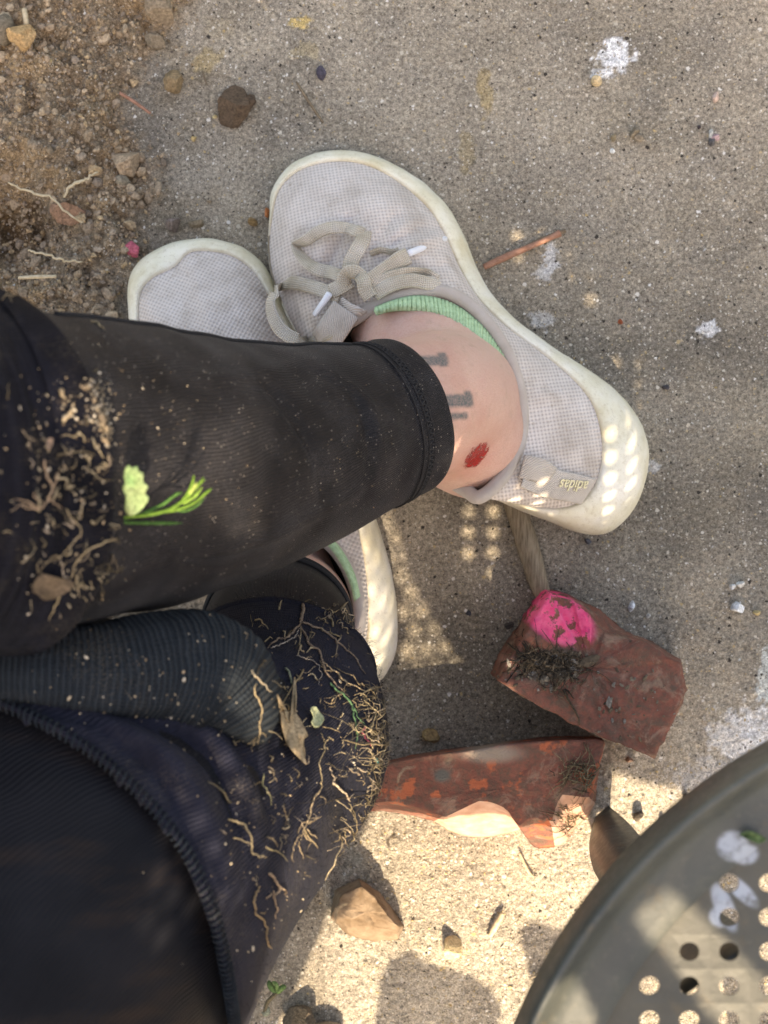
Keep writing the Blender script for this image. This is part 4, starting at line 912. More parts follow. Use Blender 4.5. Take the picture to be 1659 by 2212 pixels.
stick('twig', [(258, 200, .012), (290, 220, .010), (325, 245, .009)], [.0009, .0010, .0008], M_red, 'thin pinkish root lying across the soil heap', 'root', 6)
stick('root', [(20, 592-200, .013), (70, 422, .014), (120, 450, .014), (180, 480, .012)], [.0008, .0012, .0011, .0008], M_tan, 'long pale root across the soil heap', 'root', 6)
stick('root', [(140, 425, .014), (165, 400, .016), (185, 390, .017), (212, 372, .016)], [.0010, .0016, .0014, .0008], M_tan, 'forked bright root above the reddish clod', 'root', 7)
stick('root', [(60, 540, .012), (100, 545, .013), (140, 562, .013), (178, 565, .012)], [.0009, .0011, .0011, .0008], M_tan, 'pale root above the dark hollow in the soil', 'root', 6)

# ---------------------------------------------------------------- bricks
def poly_brick(name, top, bot, zt, mat_t, label, rough=.0012, side=None, hint=0):
    """top / bottom outlines in reference pixels at their own heights, closed into a solid with worn edges"""
    n = 10
    t = spl(top, n, True) if hint == 2 else np.array([np.array(top[i])*(1-k/n)+np.array(top[(i+1) % len(top)])*(k/n) for i in range(len(top)) for k in range(n)])
    b = spl(bot, n, True) if hint == 2 else np.array([np.array(bot[i])*(1-k/n)+np.array(bot[(i+1) % len(bot)])*(k/n) for i in range(len(bot)) for k in range(n)])
    N = len(t); tz = np.full(N, zt) if np.isscalar(zt) else np.repeat(zt, n)
    T_ = PA(np.c_[t, tz]); B_ = PA(np.c_[b, np.full(N, .0005)])
    cen = T_.mean(0); rings = []
    for k in np.linspace(0, 1, 16): rings.append(B_*(1-k)+T_*k)
    rings[-1] = T_ + (cen-T_)*.004; rings[-1][:, 2] -= .0012
    for s_ in (.985, .95, .9, .8, .7, .6, .5, .4, .3, .2, .1, .04):
        a = cen + (T_-cen)*s_; a[:, 2] = T_[:, 2]*s_ + cen[2]*(1-s_); rings.append(a)
    v = np.concatenate(rings + [cen[None]]); f = gridfaces(len(rings), N); o_ = (len(rings)-1)*N
    f += [(o_+j, o_+(j+1) % N, len(v)-1) for j in range(N)]; f.append(tuple(range(N))[::-1])
    d = rough*fbm(v[:, 0], v[:, 1], v[:, 2], 70, 5, 7+hint) + rough*.5*fbm(v[:, 0], v[:, 1], v[:, 2], 350, 3, 9+hint)
    c3 = np.array([cen[0], cen[1], cen[2]*.5]); dr = v-c3; dr /= np.linalg.norm(dr, axis=1)[:, None]+1e-9; v = v + dr*d[:, None]; v[:, 2] = np.maximum(v[:, 2], 0) if True else v[:, 2]
    o = mesh(name, v, f, mat_t, None)
    if side is not None:
        o.data.materials.append(side)
        for i, p in enumerate(o.data.polygons):
            if i < 15*N and side_sel(i % N, n): p.material_index = 1
    return o
side_sel = lambda j, n: False
b1t = [(1189,1284),(1240,1300),(1278,1335),(1306,1372),(1380,1385),(1472,1432),(1482,1492),(1455,1560),(1413,1640),(1330,1602),(1238,1568),(1155,1520),(1077,1471),(1098,1425),(1129,1378),(1155,1325)]
b1b = [(1172,1268),(1222,1282),(1300,1318),(1335,1352),(1392,1378),(1462,1418),(1466,1480),(1440,1545),(1398,1608),(1318,1572),(1226,1540),(1145,1495),(1060,1455),(1080,1408),(1112,1362),(1138,1310)]
z1 = [.052,.055,.052,.054,.056,.055,.055,.055,.054,.055,.056,.056,.054,.055,.056,.056]
br1 = poly_brick('brick', b1t, b1b, z1, M_b1, '', .0030, hint=1)
setp(br1, 'half red brick with bright pink paint on one corner', 'brick')
b2t = [(790,1660),(852,1644),(940,1630),(1034,1619),(1110,1606),(1181,1600),(1250,1597),(1300,1597),(1304,1620),(1296,1655),(1286,1690),(1272,1722),(1250,1712),(1225,1712),(1205,1735),(1197,1762),(1188,1775),(1150,1768),(1122,1782),(1111,1774),(1098,1754),(1078,1740),(1050,1731),(1020,1732),(992,1742),(972,1758),(955,1764),(905,1748),(840,1732),(780,1730)]
b2b = [(785,1655),(850,1640),(938,1622),(1030,1610),(1105,1600),(1175,1592),(1245,1590),(1290,1592),(1294,1615),(1290,1655),(1288,1700),(1286,1735),(1270,1765),(1245,1790),(1232,1810),(1222,1822),(1200,1830),(1162,1832),(1145,1822),(1128,1795),(1118,1796),(1092,1803),(1055,1808),(1018,1808),(980,1800),(955,1786),(938,1774),(890,1762),(830,1752),(778,1745)]
def side_sel(j, n): q = j//n; return q in (11, 12, 13, 14, 15, 19, 20, 21, 22, 23, 24, 25)
br2 = poly_brick('brick', b2t, b2b, .05, M_b2, '', .0015, side=M_b2s, hint=2)
setp(br2, 'broken red brick with two curved core holes beside the knee', 'brick')
stone_b = poly_brick('brick_chunk', [(735,1935),(780,1912),(812,1940),(835,1975),(862,2003),(850,2010),(805,2000),(760,1985),(725,1965)], [(725,1925),(775,1895),(818,1928),(848,1965),(872,2000),(862,2030),(808,2034),(755,2020),(715,1985)], [.022, .025, .024, .02, .014, .013, .017, .02, .022], M_b3, '', .0022, hint=5)
setp(stone_b, 'muddy chunk of brick in the sun below the knee', 'brick')
# root mat and soil clinging to the bricks
def hairball(name, tree, spots, n_, parent, cols, seed, ln=.008, kind='stuff', rad=.00018):
    r = np.random.default_rng(seed); mbh = MB()
    for _ in range(n_):
        sx_ = spots[r.integers(len(spots))]; x = sx_[0]+r.normal(0, sx_[2]); y = sx_[1]+r.normal(0, sx_[3]); L_ = ln*r.lognormal(0, .5); a = r.uniform(0, 6.28); pts_ = []; wig = r.uniform(.05, .8); L_ *= 1.5 if wig < .25 else 1
        for t in range(6):
            h, nn = hit(tree, x, y)
            if h is None: break
            pts_.append(np.array(h)+np.array(nn)*(.0004+.0010*math.sin(t/5*math.pi)*r.uniform(.3, 2)))
            a += r.normal(0, wig); x += math.cos(a)*L_*900; y += math.sin(a)*L_*900
        if len(pts_) < 3: continue
        pts_ = spl(pts_, 2); v, f, _ = tube_data(pts_, rad*r.lognormal(0, .4)*np.linspace(1.2, .5, len(pts_)), ns=4); mbh.add(v, f, np.array(cols[r.integers(len(cols))])*r.uniform(.2, 1.15))
    return setp(mbh.build(name, M_tint, parent), kind=kind)
T1 = bvh(br1); T2 = bvh(br2)
DK = [(.10, .075, .05), (.16, .12, .08), (.07, .055, .04)]; LT = [(.42, .33, .20), (.5, .40, .26), (.33, .25, .15), (.46, .36, .26)]
hairball('soil_fibres', T1, [(1180, 1432, 26, 14), (1215, 1450, 26, 20), (1150, 1425, 16, 10)], 300, br1, DK, 71, .006, rad=.00028)
crumb1 = crumbs(T1, br1, [(1195, 1440, 34, 18, 420), (1110, 1455, 20, 10, 30), (1350, 1500, 60, 50, 80)], 'clinging_soil', 72, .0006)
for q in crumb1.data.color_attributes['tint'].data: q.color = (q.color[0]*.35, q.color[1]*.36, q.color[2]*.4, 1)
hairball('soil_fibres', T2, [(1275, 1680, 16, 16), (1240, 1665, 16, 16), (1225, 1770, 12, 18)], 140, br2, [(.2, .15, .09), (.3, .23, .14)], 73, .006, rad=.00022)

# ---------------------------------------------------------------- perforated metal seat
SZ = .38; sc3 = (H-SZ)/F; SC = np.array(P(2305, 2749, SZ))
seat = empty('metal_stool', (SC[0], SC[1], 0)); setp(seat, 'round olive metal stool with punched holes and blue grey paint spots at the lower right', 'seat')
prof = [(1262, -.030), (1277, -.029), (1280, -.004), (1277, -.0005), (1270, 0), (1262, -.001), (1245, -.005), (1228, -.0095), (1212, -.0115), (1190, -.012), (1150, -.012), (1113, -.012), (1111, -.0126), (1110, -.0142), (1112, -.016)]
na = 300; th = np.linspace(0, 2*np.pi, na, endpoint=False); v = []
for R_, dz in prof:
    for t in th: v.append((SC[0]+R_*sc3*math.cos(t), SC[1]+R_*sc3*math.sin(t), SZ+dz+.0006*math.sin(3*t)))
f = gridfaces(len(prof), na)
rimo = mesh('rim', v, [q[::-1] for q in f], M_metal, seat)
pxh, pyh = 88.4*sc3, 76.0*sc3; x0, y0 = P(1490, 2131, SZ-.0145)[:2]; mbp = MB(); hr = 22.5*sc3
nn_ = 16; angs = [2*math.pi*k/nn_ for k in range(nn_)]
for i in range(-40, 60):
    for j in range(-70, 40):
        cx, cy = x0+i*pxh, y0+j*pyh; d = math.hypot(cx-SC[0], cy-SC[1])
        if d > 1130*sc3+pxh*.8: continue
        hole = d < (1112-26)*sc3 
        z_ = SZ-.0150
        sqv = []
        for a_ in angs:
            c_, s_ = math.cos(a_), math.sin(a_); m__ = max(abs(c_), abs(s_)); sqv.append((cx+pxh/2*c_/m__, cy+pyh/2*s_/m__, z_))
        if hole:
            hv = [(cx+hr*math.cos(a_), cy+hr*.93*math.sin(a_), z_-.0002) for a_ in angs]; hv2 = [(p[0], p[1], z_-.0014) for p in hv]; sq2 = [(p[0], p[1], z_-.0014) for p in sqv]
            vv_ = sqv+hv+hv2+sq2; ff_ = []
            for k in range(nn_):
                k2 = (k+1) % nn_; ff_ += [(k, k2, nn_+k2, nn_+k), (nn_+k, nn_+k2, 2*nn_+k2, 2*nn_+k), (2*nn_+k, 2*nn_+k2, 3*nn_+k2, 3*nn_+k)]
            mbp.add(vv_, ff_)
        else: mbp.add(sqv, [tuple(range(nn_))])
plate = mbp.build('perforated_plate', M_metal2, seat, smooth=False)
rows = [((1284,1792,.0),(1291,1768,.003),(1318,1746,.0)), ((1278,1838,.045),(1316,1806,.056),(1362,1788,.045)), ((1292,1895,.10),(1350,1855,.112),(1402,1838,.10)), ((1335,1950,.16),(1400,1905,.17),(1440,1885,.16)), ((1400,2050,.25),(1480,1990,.262),(1530,1960,.25)), ((1480,2150,.355),(1580,2080,.362),(1640,2030,.355))]
rr_ = []
for a_, b_, c_ in rows: rr_.append([a_, tuple((np.array(a_)+np.array(b_))/2), b_, tuple((np.array(b_)+np.array(c_))/2), c_])
rs = np.array([spl(np.array([r_[k] for r_ in rr_]), 6) for k in range(5)]).transpose(1, 0, 2)
lv = PA(rs.reshape(-1, 3))
for k in range(3):
    a_ = k*2*math.pi/3; d = lv-np.array([SC[0], SC[1], 0]); v = np.c_[d[:, 0]*math.cos(a_)-d[:, 1]*math.sin(a_), d[:, 0]*math.sin(a_)+d[:, 1]*math.cos(a_), d[:, 2]] + np.array([SC[0], SC[1], 0])
    lg = mesh('leg', v, gridfaces(len(rs), 5, wrap=False), M_metal, seat); so_ = lg.modifiers.new('thickness', 'SOLIDIFY'); so_.thickness = .0018

# ---------------------------------------------------------------- plants and litter
def blade(name, pts, w0, c, label, cat, tree=None, lift=.0015, n=8, group=None, mat=None):
    a = spl([p if len(p) > 2 else (*p, lift) for p in pts], n); path = []
    for x, y, l in a:
        if tree is not None:
            h, nn = hit(tree, x, y); path.append(np.array(P(x, y, (h.z if h is not None else .3)+l)))
        else: path.append(np.array(P(x, y, l)))
    path = np.array(path); T_ = np.gradient(path, axis=0); T_ /= np.linalg.norm(T_, axis=1)[:, None]+1e-9; sd_ = np.cross(T_, (0, 0, 1.)); sd_ /= np.linalg.norm(sd_, axis=1)[:, None]+1e-9
    m_ = len(path); wd = .8*w0*np.interp(np.linspace(0, 1, m_), [0, .3, .8, 1], [.7, 1, .9, .25]); v = []
    for p, s_, w_ in zip(path, sd_, wd): v += [p-s_*w_, p+np.array([0, 0, w_*.7]), p+s_*w_, p-np.array([0, 0, w_*.25])]
    mb_ = MB(); mb_.add(np.array(v), gridfaces(m_, 4), c); return mb_
def bladeobj(name, sets, label, cat, tree, group=None, M=None):
    root = MB()
    for pts, w_, c in sets:
        b = blade(name, pts, w_, c, '', '', tree); root.add(np.concatenate(b.v), b.f, c)
    return setp(root.build(name, M or M_tint), label, cat, group)
GR = (.11, .20, .03); GR2 = (.055, .13, .03)
sprig = empty('grass_sprig', tuple(P(272, 1122, .34))); setp(sprig, 'fresh green sprig of narrow blades tucked into the knee pad', 'grass sprig')
SG = [([(268, 1118, .004), (320, 1112, .010), (370, 1098, .014), (405, 1072, .018), (430, 1045, .022), (443, 1036, .024)], .00095, GR), ([(268, 1122, .003), (310, 1108, .006), (350, 1090, .010), (380, 1068, .013), (396, 1064, .014)], .00085, GR2), ([(268, 1129, .002), (320, 1130, .004), (360, 1130, .005), (394, 1130, .005)], .0009, GR2), ([(350, 1106, .012), (385, 1100, .015), (420, 1085, .018), (445, 1064, .021), (458, 1055, .022)], .0009, GR), ([(390, 1085, .016), (408, 1060, .020), (416, 1040, .023), (419, 1026, .025)], .0007, GR), ([(395, 1088, .016), (420, 1072, .020), (437, 1052, .023)], .0008, (.18, .30, .05)), ([(400, 1080, .017), (424, 1055, .021), (440, 1030, .024)], .0006, GR), ([(372, 1100, .012), (398, 1104, .013), (425, 1092, .016), (442, 1076, .018)], .0006, GR2), ([(408, 1066, .02), (420, 1050, .022), (426, 1042, .023)], .0011, (.27, .32, .09))]
for pts, w_, c in SG: blade('blade', pts, w_, c, '', '', TP).build('blade', M_tint, sprig)
# lobed leaf standing beside the sprig
def leafmesh(outline, zfun, col, thick=.0005):
    o = spl(outline, 4, True); N = len(o); cx, cy = o.mean(0); v = []; f = []
    for s_ in (1, .8, .55, .3, .1):
        for x, y in o: X = cx+(x-cx)*s_; Y = cy+(y-cy)*s_; v.append(np.array(P(X, Y, zfun(X, Y, s_))))
    v.append(np.array(P(cx, cy, zfun(cx, cy, 0)))); f = gridfaces(5, N); f += [(4*N+j, 4*N+(j+1) % N, len(v)-1) for j in range(N)]
    return np.array(v), f
h0 = hit(TP, 290, 1060)[0].z
lv_, lf_ = leafmesh([(268, 1018), (277, 1004), (285, 1010), (295, 1006), (301, 1018), (310, 1022), (310, 1040), (319, 1050), (314, 1064), (321, 1078), (310, 1096), (295, 1110), (280, 1112), (270, 1098), (272, 1075), (266, 1058), (270, 1040)], lambda x, y, s_: h0+.006+.0040*(1-(1-s_)**2)*.5 + .006*(1112-y)/108 + .0006*math.sin(x*.35)*math.sin(y*.3), None)
c3 = np.array([(.17, .24, .11, 1)]*len(lv_)); bl = fbm(lv_[:, 0], lv_[:, 1], 0, 180, 3, 4); c3[:, :3] += np.array([.10, .06, .05])*np.clip(bl, -.4, 1)[:, None]
lf = mesh('green_leaf', lv_, lf_, M_tint, col=c3); lm = lf.modifiers.new('thickness', 'SOLIDIFY'); lm.thickness = .0006; setp(lf, 'small pale green lobed leaf caught at the edge of the knee pad', 'leaf')
def leaf(name, outline, tree, lift, col, label, curl=.003, seed=0):
    pts = [hit(tree, x, y)[0] for x, y in outline]; zz = [p.z for p in pts if p is not None]; zm = float(np.mean(zz)) if zz else .1
    def zf(x, y, s_):
        h = hit(tree, x, y)[0]; b = h.z if h is not None else zm
        return b + lift + curl*(s_**2)*(.5+.5*math.sin(x*.11+y*.07+seed))
    v, f = leafmesh(outline, zf, col); n = fbm(v[:, 0], v[:, 1], 0, 220, 3, seed); c = np.concatenate([np.array(col)[None]*(1+.45*n[:, None]), np.ones((len(v), 1))], 1)
    o = mesh(name, v, f, M_tint, col=c); m_ = o.modifiers.new('thickness', 'SOLIDIFY'); m_.thickness = .0004; return setp(o, label, 'leaf')
leaf('dry_leaf', [(636, 1462), (641, 1500), (640, 1540), (652, 1560), (664, 1588), (655, 1600), (658, 1630), (662, 1652), (640, 1632), (622, 1610), (612, 1585), (606, 1555), (602, 1520), (598, 1500), (612, 1530), (624, 1560), (628, 1530), (632, 1490)], TK, .003, (.36, .27, .17), 'torn brown dry leaf with long points on the near knee', .004, 1)
leaf('dry_leaf', [(72, 1260), (90, 1240), (120, 1246), (148, 1252), (160, 1262), (150, 1276), (125, 1290), (95, 1296), (82, 1285), (70, 1278)], TP, .003, (.12, .085, .055), 'dull brown leaf scrap low on the upper knee pad', .003, 2)
leaf('leaf_scrap', [(670, 1530), (682, 1526), (690, 1540), (700, 1550), (694, 1566), (680, 1572), (672, 1560), (676, 1548)], TK, .003, (.40, .42, .25), 'pale green curled leaf scrap right of the torn dry leaf', .004, 3)
leaf('leaf_scrap', [(128, 918), (145, 915), (148, 930), (140, 945), (128, 935)], TP, .003, (.36, .25, .18), 'tiny heart shaped brown scrap on the upper knee pad', .002, 4) if False else leaf('leaf_scrap', [(100, 960), (104, 947), (114, 948), (112, 965), (104, 972)], TP, .003, (.36, .25, .18), 'tiny pinkish brown scrap on the upper knee pad', .002, 4)
TSeat = bvh(rimo, plate)
leaf('leaf_scrap', [(1598, 1802), (1615, 1795), (1635, 1800), (1655, 1812), (1640, 1822), (1612, 1812)], TSeat, .002, (.10, .15, .06), 'small green leaf lying on the metal seat', .003, 5)
def rootobj(pts, r_, tree, label, c=(.42, .33, .20), name='root', branches=(), lift=.0012, cat='root'):
    mb_ = MB()
    for k, (pp_, w_) in enumerate([(pts, r_)]+[(b, r_*.6) for b in branches]):
        a = spl(pp_, 7); rj = np.random.default_rng(len(label)+k); path = []
        jit = np.cumsum(rj.normal(0, 1.7, (len(a), 2)), 0); jit -= np.linspace(0, 1, len(a))[:, None]*jit[-1]
        for (x, y), (jx, jy) in zip(a, jit):
            h, nn = hit(tree, x+jx, y+jy); z = h.z if h is not None else (path[-1][2] if path else .3)
            path.append(np.array(P(x+jx, y+jy, z+lift+.0008*abs(rj.normal()))))
        c = tuple(.8*q_ for q_ in c) if k == 0 else c; v, f, _ = tube_data(path, .36*w_*np.interp(np.linspace(0, 1, len(path)), [0, .1, .8, 1], [.6, 1, .7, .3]), ns=6); mb_.add(v, f, c)
    return setp(mb_.build(name, M_tint), label, cat)
TG = TP
rootobj([(95, 995), (100, 1030), (110, 1050), (105, 1080), (85, 1100), (45, 1092)], .0012, TP, 'branched tan root in the middle of the upper knee pad', (.46, .32, .21), branches=[[(110, 1048), (122, 1038), (128, 1020)], [(105, 1078), (120, 1090), (136, 1098)], [(85, 1098), (60, 1090), (24, 1105)], [(80, 1095), (55, 1080), (30, 1078)], [(95, 1085), (78, 1075), (74, 1062)]])
rootobj([(136, 906), (150, 892), (160, 872)], .0022, TP, 'thick short tan root piece on the upper knee pad', (.50, .38, .24), branches=[])
rootobj([(135, 840), (136, 855), (142, 862)], .0020, TP, 'stubby crumbly root bit above the thick short one', (.46, .35, .22))
rootobj([(50, 930), (62, 945), (78, 955)], .0007, TP, 'short forked root near the left edge', (.4, .3, .2), branches=[[(62, 945), (66, 975)]])
rootobj([(252, 1165), (215, 1180), (180, 1200), (158, 1225), (148, 1262)], .0010, TP, 'long curved root low on the upper knee pad', (.45, .34, .2))
rootobj([(145, 1100), (165, 1125), (178, 1150), (150, 1180), (120, 1200), (85, 1215)], .0008, TP, 'wandering root above the dull leaf scrap', (.40, .30, .18), branches=[[(178, 1120), (182, 1090), (186, 1075)], [(120, 1200), (105, 1215), (80, 1240)], [(85, 1213), (82, 1228), (92, 1236)]])
rootobj([(168, 1240), (172, 1262), (174, 1290)], .0011, TP, 'pale root stub beside the dull leaf scrap', (.42, .32, .2), branches=[[(170, 1240), (182, 1228)], [(172, 1260), (188, 1275)]])
rootobj([(130, 1285), (118, 1310), (106, 1340)], .0010, TP, 'root stub at the lower rim of the upper knee pad', (.40, .30, .17))
rootobj([(5, 1148), (28, 1152)], .0006, TP, 'tiny fibre at the left edge of the upper knee pad')
stp = rootobj([(543, 1447), (562, 1466), (588, 1494)], .0011, TK, 'bright straw lying on the rounded navy fold', (.72, .56, .36), 'straw', lift=.004, cat='straw')
rootobj([(556, 1478), (560, 1510), (566, 1545), (564, 1580), (556, 1610)], .0008, TK, 'thin root hanging over the tip of the navy fold', (.45, .34, .2), branches=[[(556, 1590), (545, 1600), (535, 1610)], [(556, 1600), (550, 1615), (545, 1625)], [(562, 1585), (572, 1592)]])
rootobj([(655, 1305), (652, 1325), (648, 1345)], .0024, TK, 'stubby root crown at the top of the near knee', (.30, .22, .16), branches=[[(650, 1345), (628, 1375), (600, 1385), (578, 1400)], [(652, 1345), (690, 1360), (730, 1385), (770, 1420), (790, 1455)], [(650, 1350), (665, 1385), (690, 1410), (705, 1450), (740, 1490), (755, 1505)]])
rootobj([(585, 1400), (605, 1393), (632, 1378), (648, 1352)], .0006, TK, 'thin white hair root curving left of the root crown', (.6, .52, .45))
rootobj([(640, 1415), (680, 1425), (694, 1450), (690, 1480)], .0005, TK, 'hooked fibre in the middle of the near knee', (.5, .42, .35))
rootobj([(700, 1430), (722, 1450), (750, 1475), (790, 1490), (820, 1485)], .0009, TK, 'brown root reaching the right edge of the near knee', (.40, .30, .19), branches=[[(722, 1450), (700, 1440), (690, 1425)], [(750, 1478), (735, 1500), (700, 1508)], [(760, 1480), (742, 1470), (728, 1450)], [(735, 1500), (715, 1520), (700, 1512)]])
rootobj([(798, 1482), (830, 1488), (870, 1490), (895, 1480), (920, 1462), (938, 1430)], .0005, TK, 'single fine root sticking out beyond the right side of the knee', (.34, .27, .2))
rootobj([(715, 1475), (740, 1500), (765, 1530), (772, 1560), (775, 1590), (768, 1618)], .0013, TK, 'dusty green blade of dry grass on the near knee', (.10, .20, .10), 'dry_grass', cat='grass blade', branches=[[(760, 1520), (772, 1545), (790, 1570)]])
rootobj([(790, 1570), (782, 1585), (790, 1600), (800, 1612)], .0010, TK, 'curl of pink thread near the right edge of the knee', (.60, .12, .18), 'thread', cat='thread')
rootobj([(812, 1640), (814, 1652)], .0022, TK, 'turquoise speck of lint at the right edge of the knee', (.04, .22, .22), 'lint', cat='lint')
rootobj([(720, 1596), (705, 1604), (690, 1625), (680, 1650), (684, 1680), (690, 1700), (684, 1716)], .0008, TK, 'long kinked root down the middle of the near knee', (.46, .36, .22))
rootobj([(694, 1708), (680, 1722), (674, 1750), (664, 1780), (650, 1805)], .0011, TK, 'bushy root below the long kinked one', (.45, .34, .22), branches=[[(664, 1780), (680, 1772), (694, 1765)], [(660, 1790), (676, 1800), (686, 1812)], [(655, 1800), (668, 1815), (664, 1835)], [(650, 1805), (640, 1830), (632, 1850), (636, 1862)], [(668, 1770), (655, 1785), (645, 1800)], [(645, 1820), (652, 1840), (656, 1855)]])
rootobj([(718, 1690), (730, 1708), (745, 1722), (757, 1732)], .0015, TK, 'pale thick splinter right of the long kinked root', (.62, .48, .34), branches=[[(718, 1690), (714, 1672), (716, 1655)], [(720, 1692), (728, 1675)], [(752, 1726), (765, 1715)]])
rootobj([(571, 1672), (568, 1700), (580, 1720), (584, 1740)], .0007, TK, 'yellowish curved fibre left of the long kinked root', (.46, .42, .22))
rootobj([(578, 1655), (592, 1670), (598, 1688)], .0008, TK, 'short kinked fibre above the yellowish curved one', (.45, .34, .22))
rootobj([(615, 1738), (622, 1760), (616, 1785)], .0006, TK, 'small dark forked fibre on the near knee', (.28, .2, .12), branches=[[(620, 1768), (634, 1745)]])
rootobj([(494, 1770), (520, 1778), (540, 1800), (548, 1830), (560, 1848), (576, 1852)], .0011, TK, 'looping root on the lower part of the near knee pad', (.44, .34, .2))
rootobj([(578, 1832), (600, 1840), (622, 1860)], .0009, TK, 'straight stalk right of the looping root', (.36, .29, .16))
rootobj([(580, 1885), (592, 1905), (602, 1925), (590, 1940)], .0016, TK, 'clump of tan root fibres low on the near knee pad', (.42, .30, .2), branches=[[(600, 1920), (614, 1925), (618, 1935)], [(592, 1925), (598, 1960), (596, 1985)], [(590, 1930), (575, 1940)]])
rootobj([(560, 1915), (552, 1945), (558, 1970), (576, 1990), (580, 2020), (588, 2050)], .0012, TK, 'lowest long root on the near knee pad', (.44, .31, .17), branches=[[(560, 1972), (575, 1968)]])
rootobj([(752, 1948), (735, 1962), (728, 1985), (712, 2002), (690, 2015)], .0009, TK, 'root near the lower right edge of the knee pad', (.45, .34, .22), branches=[[(712, 2002), (722, 2006), (734, 2000)], [(740, 1955), (722, 1965)]])
rootobj([(855, 1690), (862, 1672), (876, 1662), (898, 1655)], .0008, TK, 'pale stalk leaning out over the broken brick', (.5, .40, .27))
rootobj([(842, 1830), (848, 1812), (852, 1800)], .0012, TK, 'dark curled husk at the lower right of the knee', (.16, .10, .06), branches=[[(850, 1806), (866, 1812), (878, 1818)], [(848, 1808), (858, 1796), (866, 1800)]])
rootobj([(618, 1440), (630, 1455), (636, 1490)], .0016, TK, 'greenish dry blade tucked behind the navy fold', (.27, .29, .2), 'dry_grass', cat='grass blade')
sprout = bladeobj('green_sprout', [([(570, 2190, .02), (578, 2165, .03), (592, 2150, .035), (600, 2140, .035)], .0016, (.13, .11, .07)), ([(598, 2145, .035), (585, 2132, .037), (580, 2118, .036)], .0022, (.10, .17, .06)), ([(598, 2145, .035), (608, 2135, .037), (618, 2130, .036)], .0022, (.12, .20, .07)), ([(598, 2142, .036), (597, 2128, .038), (588, 2120, .038)], .0016, (.14, .22, .08)), ([(568, 2192, .02), (576, 2186, .022), (574, 2172, .022)], .0026, (.20, .22, .17))], 'small withered green sprout at the bottom edge under the knee', 'sprout', None)
hairball('plant_fibres', TK, [(800, 1560, 22, 60), (815, 1700, 16, 70), (770, 1800, 26, 40), (830, 1620, 10, 60)], 330, padB, LT, 81, .007, rad=.00016)
hairball('plant_fibres', TK, [(640, 1380, 70, 30), (700, 1560, 70, 60), (640, 1760, 80, 90), (730, 1330, 30, 20)], 150, padB, LT, 82, .004, rad=.0002)
hairball('plant_fibres', TP, [(110, 1080, 70, 120), (180, 1250, 40, 60), (190, 1090, 30, 60)], 130, padA, LT, 83, .0035, rad=.0002)
rootobj([(5, 648), (15, 635), (28, 640), (40, 635)], .0008, TP, 'frayed root tuft above the rim of the upper knee pad', (.4, .31, .2), branches=[[(15, 635), (12, 625)], [(28, 640), (34, 625), (50, 618)], [(20, 640), (26, 652)]])
rootobj([(198, 690), (215, 700), (225, 712)], .0011, TP, 'root bit at the top corner of the upper knee pad', (.42, .34, .22))

# ---------------------------------------------------------------- added unseen screen behind the sitter, its cut-outs placed to shape sun and shade
DP = .50; US = np.array([.995, .1, 0]); WS = np.array([-.1, .995, 0])
def to_panel(p):
    p = np.asarray(p); return float(p @ US), float(p[2] + TAN*(p @ WS + DP))
cell = .0022; us = np.arange(-.34, .34+1e-9, cell); zs_ = np.arange(.06, 1.08, cell); UU, ZZ = np.meshgrid((us[:-1]+us[1:])/2, (zs_[:-1]+zs_[1:])/2)
openm = np.zeros(UU.shape, bool)
def pg(pts, z): return [to_panel(P(x, y, z)) for x, y in pts]
def ps(pts, tree, zd):
    out_ = []
    for x, y in pts:
        h = hit(tree, x, y)[0]; out_.append(to_panel(h if h is not None else P(x, y, zd)))
    return out_
openm |= inpoly(UU, ZZ, pg([(830, 1690), (960, 1640), (1180, 1612), (1262, 1592), (1330, 1545), (1420, 1470), (1478, 1485), (1560, 1560), (1659, 1645), (1900, 1860), (2600, 2900), (2200, 3300), (700, 2900), (560, 2300), (700, 2000)], 0))
openm &= ~inpoly(UU, ZZ, pg([(800, 2290), (822, 2120), (845, 2070), (890, 2060), (950, 2095), (1000, 2100), (1060, 2140), (1085, 2180), (1060, 2290)], 0))
openm &= ~inpoly(UU, ZZ, pg([(1118, 2012), (1150, 1995), (1215, 2010), (1250, 2060), (1200, 2160), (1150, 2120)], 0))
openm |= inpoly(UU, ZZ, ps([(95, 830), (150, 800), (230, 775), (400, 790), (588, 815), (584, 960), (560, 1165), (520, 1150), (500, 1158), (460, 1120), (400, 1080), (330, 1068), (285, 1080), (262, 1010), (240, 960), (200, 960), (150, 930)], TP, .3))
openm |= inpoly(UU, ZZ, ps([(478, 1425), (520, 1428), (560, 1450), (598, 1500), (600, 1560), (575, 1590), (540, 1560), (500, 1530), (485, 1480)], TK, .33))
openm |= inpoly(UU, ZZ, pg([(610, 1560), (700, 1500), (790, 1480), (835, 1560), (842, 1700), (810, 1850), (740, 1990), (640, 2090), (560, 2180), (500, 2150), (505, 1950), (560, 1800), (590, 1660)], .235))
openm |= inpoly(UU, ZZ, pg([(1365, 1980), (1445, 1920), (1590, 2075), (1790, 2290), (1690, 2410), (1480, 2140)], .368))
dap = np.zeros(UU.shape, bool); disc_t = np.zeros(UU.shape, bool)
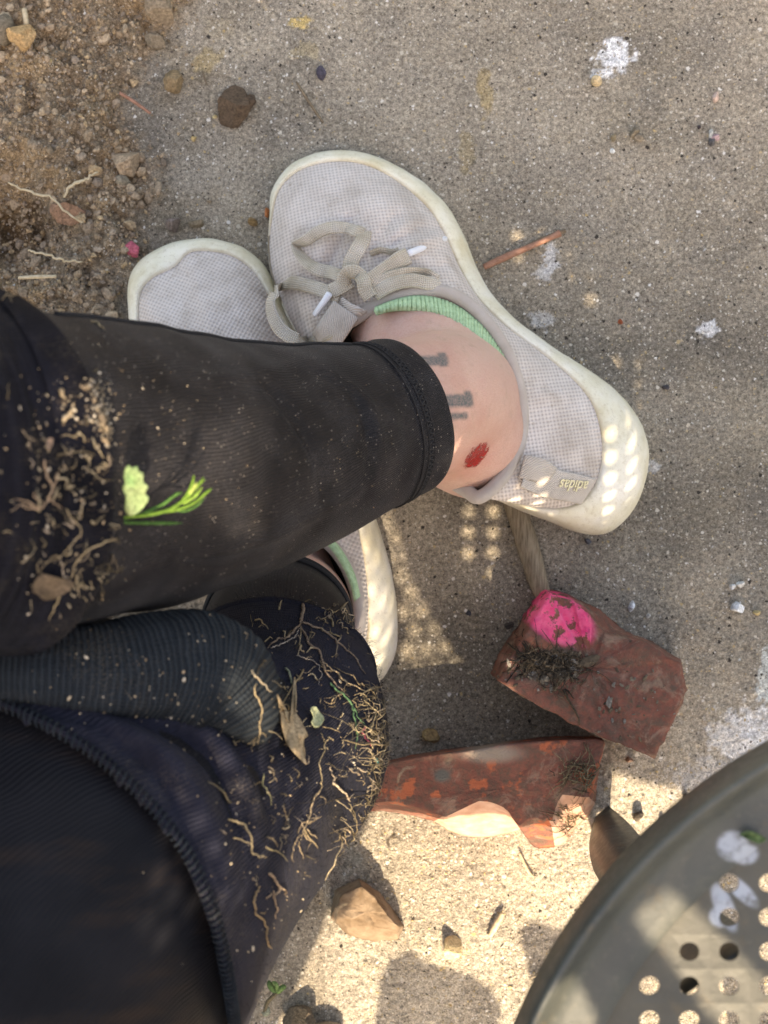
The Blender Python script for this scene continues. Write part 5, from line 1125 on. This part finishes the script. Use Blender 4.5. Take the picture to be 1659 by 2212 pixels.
for poly_, z_ in (([(850, 1090), (1000, 1060), (1120, 1120), (1160, 1300), (1040, 1440), (870, 1450)], 0), ([(430, 560), (560, 560), (640, 640), (760, 760), (560, 780), (400, 760), (360, 660)], .05), ([(1130, 990), (1250, 960), (1420, 950), (1410, 1060), (1290, 1170), (1160, 1130), (1110, 1060)], .045), ([(930, 800), (1010, 850), (1060, 960), (1010, 1050), (950, 1040), (960, 900)], .12), ([(730, 1120), (800, 1100), (870, 1220), (870, 1420), (820, 1500), (760, 1400)], .05), ([(1250, 1080), (1480, 1180), (1480, 1330), (1300, 1260)], 0)):
    dap |= inpoly(UU, ZZ, pg(poly_, z_))
pu, pz = .0108, .0125
for poly_, z_ in (([(880, 1060), (1100, 1070), (1110, 1240), (1040, 1360), (1000, 1450), (900, 1450)], 0), ([(1060, 960), (1130, 900), (1250, 920), (1420, 900), (1420, 1060), (1290, 1170), (1160, 1140), (1060, 1090)], .045), ([(930, 800), (1010, 850), (1060, 960), (1010, 1050), (950, 1040), (960, 900)], .12)):
    disc_t |= inpoly(UU, ZZ, pg(poly_, z_))
w38 = (ZZ-SZ)/TAN-DP; X38 = w38*WS[0]+UU*US[0]; Y38 = w38*WS[1]+UU*US[1]; indisc = (X38-SC[0])**2+(Y38-SC[1])**2 < (1275*sc3)**2
openm |= disc_t & indisc; dap &= ~indisc
row = np.floor(ZZ/pz).astype(int); ux = np.abs(((UU/pu) + .5*(row % 2)) % 1 - .5)*pu; uz = np.abs((ZZ/pz) % 1-.5)*pz
openm |= dap & ((ux/.0040)**2+(uz/.0047)**2 < 1)
solid = ~openm
ny, nx = UU.shape; ids = np.arange((ny+1)*(nx+1)).reshape(ny+1, nx+1); org = -np.array([WS[0], WS[1], 0])*DP
jj, ii = np.nonzero(solid); fq = np.stack([ids[jj, ii], ids[jj, ii+1], ids[jj+1, ii+1], ids[jj+1, ii]], 1)
U2, Z2 = np.meshgrid(us, zs_); allv = org + U2.reshape(-1, 1)*US + Z2.reshape(-1, 1)*np.array([0, 0, 1.])
used, inv = np.unique(fq, return_inverse=True); allv = allv[used]; fq = inv.reshape(fq.shape)
sunmask = empty('unseen_sun_mask', tuple(org)); setp(sunmask, 'added unseen metal screen with irregular cut-outs standing behind the sitter', 'sunmask')
pn = mesh('sheet', allv, fq.tolist(), M_metal, sunmask, smooth=False); pm = pn.modifiers.new('thickness', 'SOLIDIFY'); pm.thickness = .0012
for s_ in (-.35, .35):
    c_ = org+US*s_; v = []; 
    for z_ in (0, 1.10):
        for a_, b_ in ((-.01, -.01), (.01, -.01), (.01, .01), (-.01, .01)): v.append(c_+US*a_+WS*b_+np.array([0, 0, z_]))
    mesh('post', v, [(0, 1, 5, 4), (1, 2, 6, 5), (2, 3, 7, 6), (3, 0, 4, 7), (4, 5, 6, 7), (3, 2, 1, 0)], M_metal, sunmask, smooth=False)
print('verts', sum(len(o.data.vertices) for o in bpy.data.objects if o.type == 'MESH'))
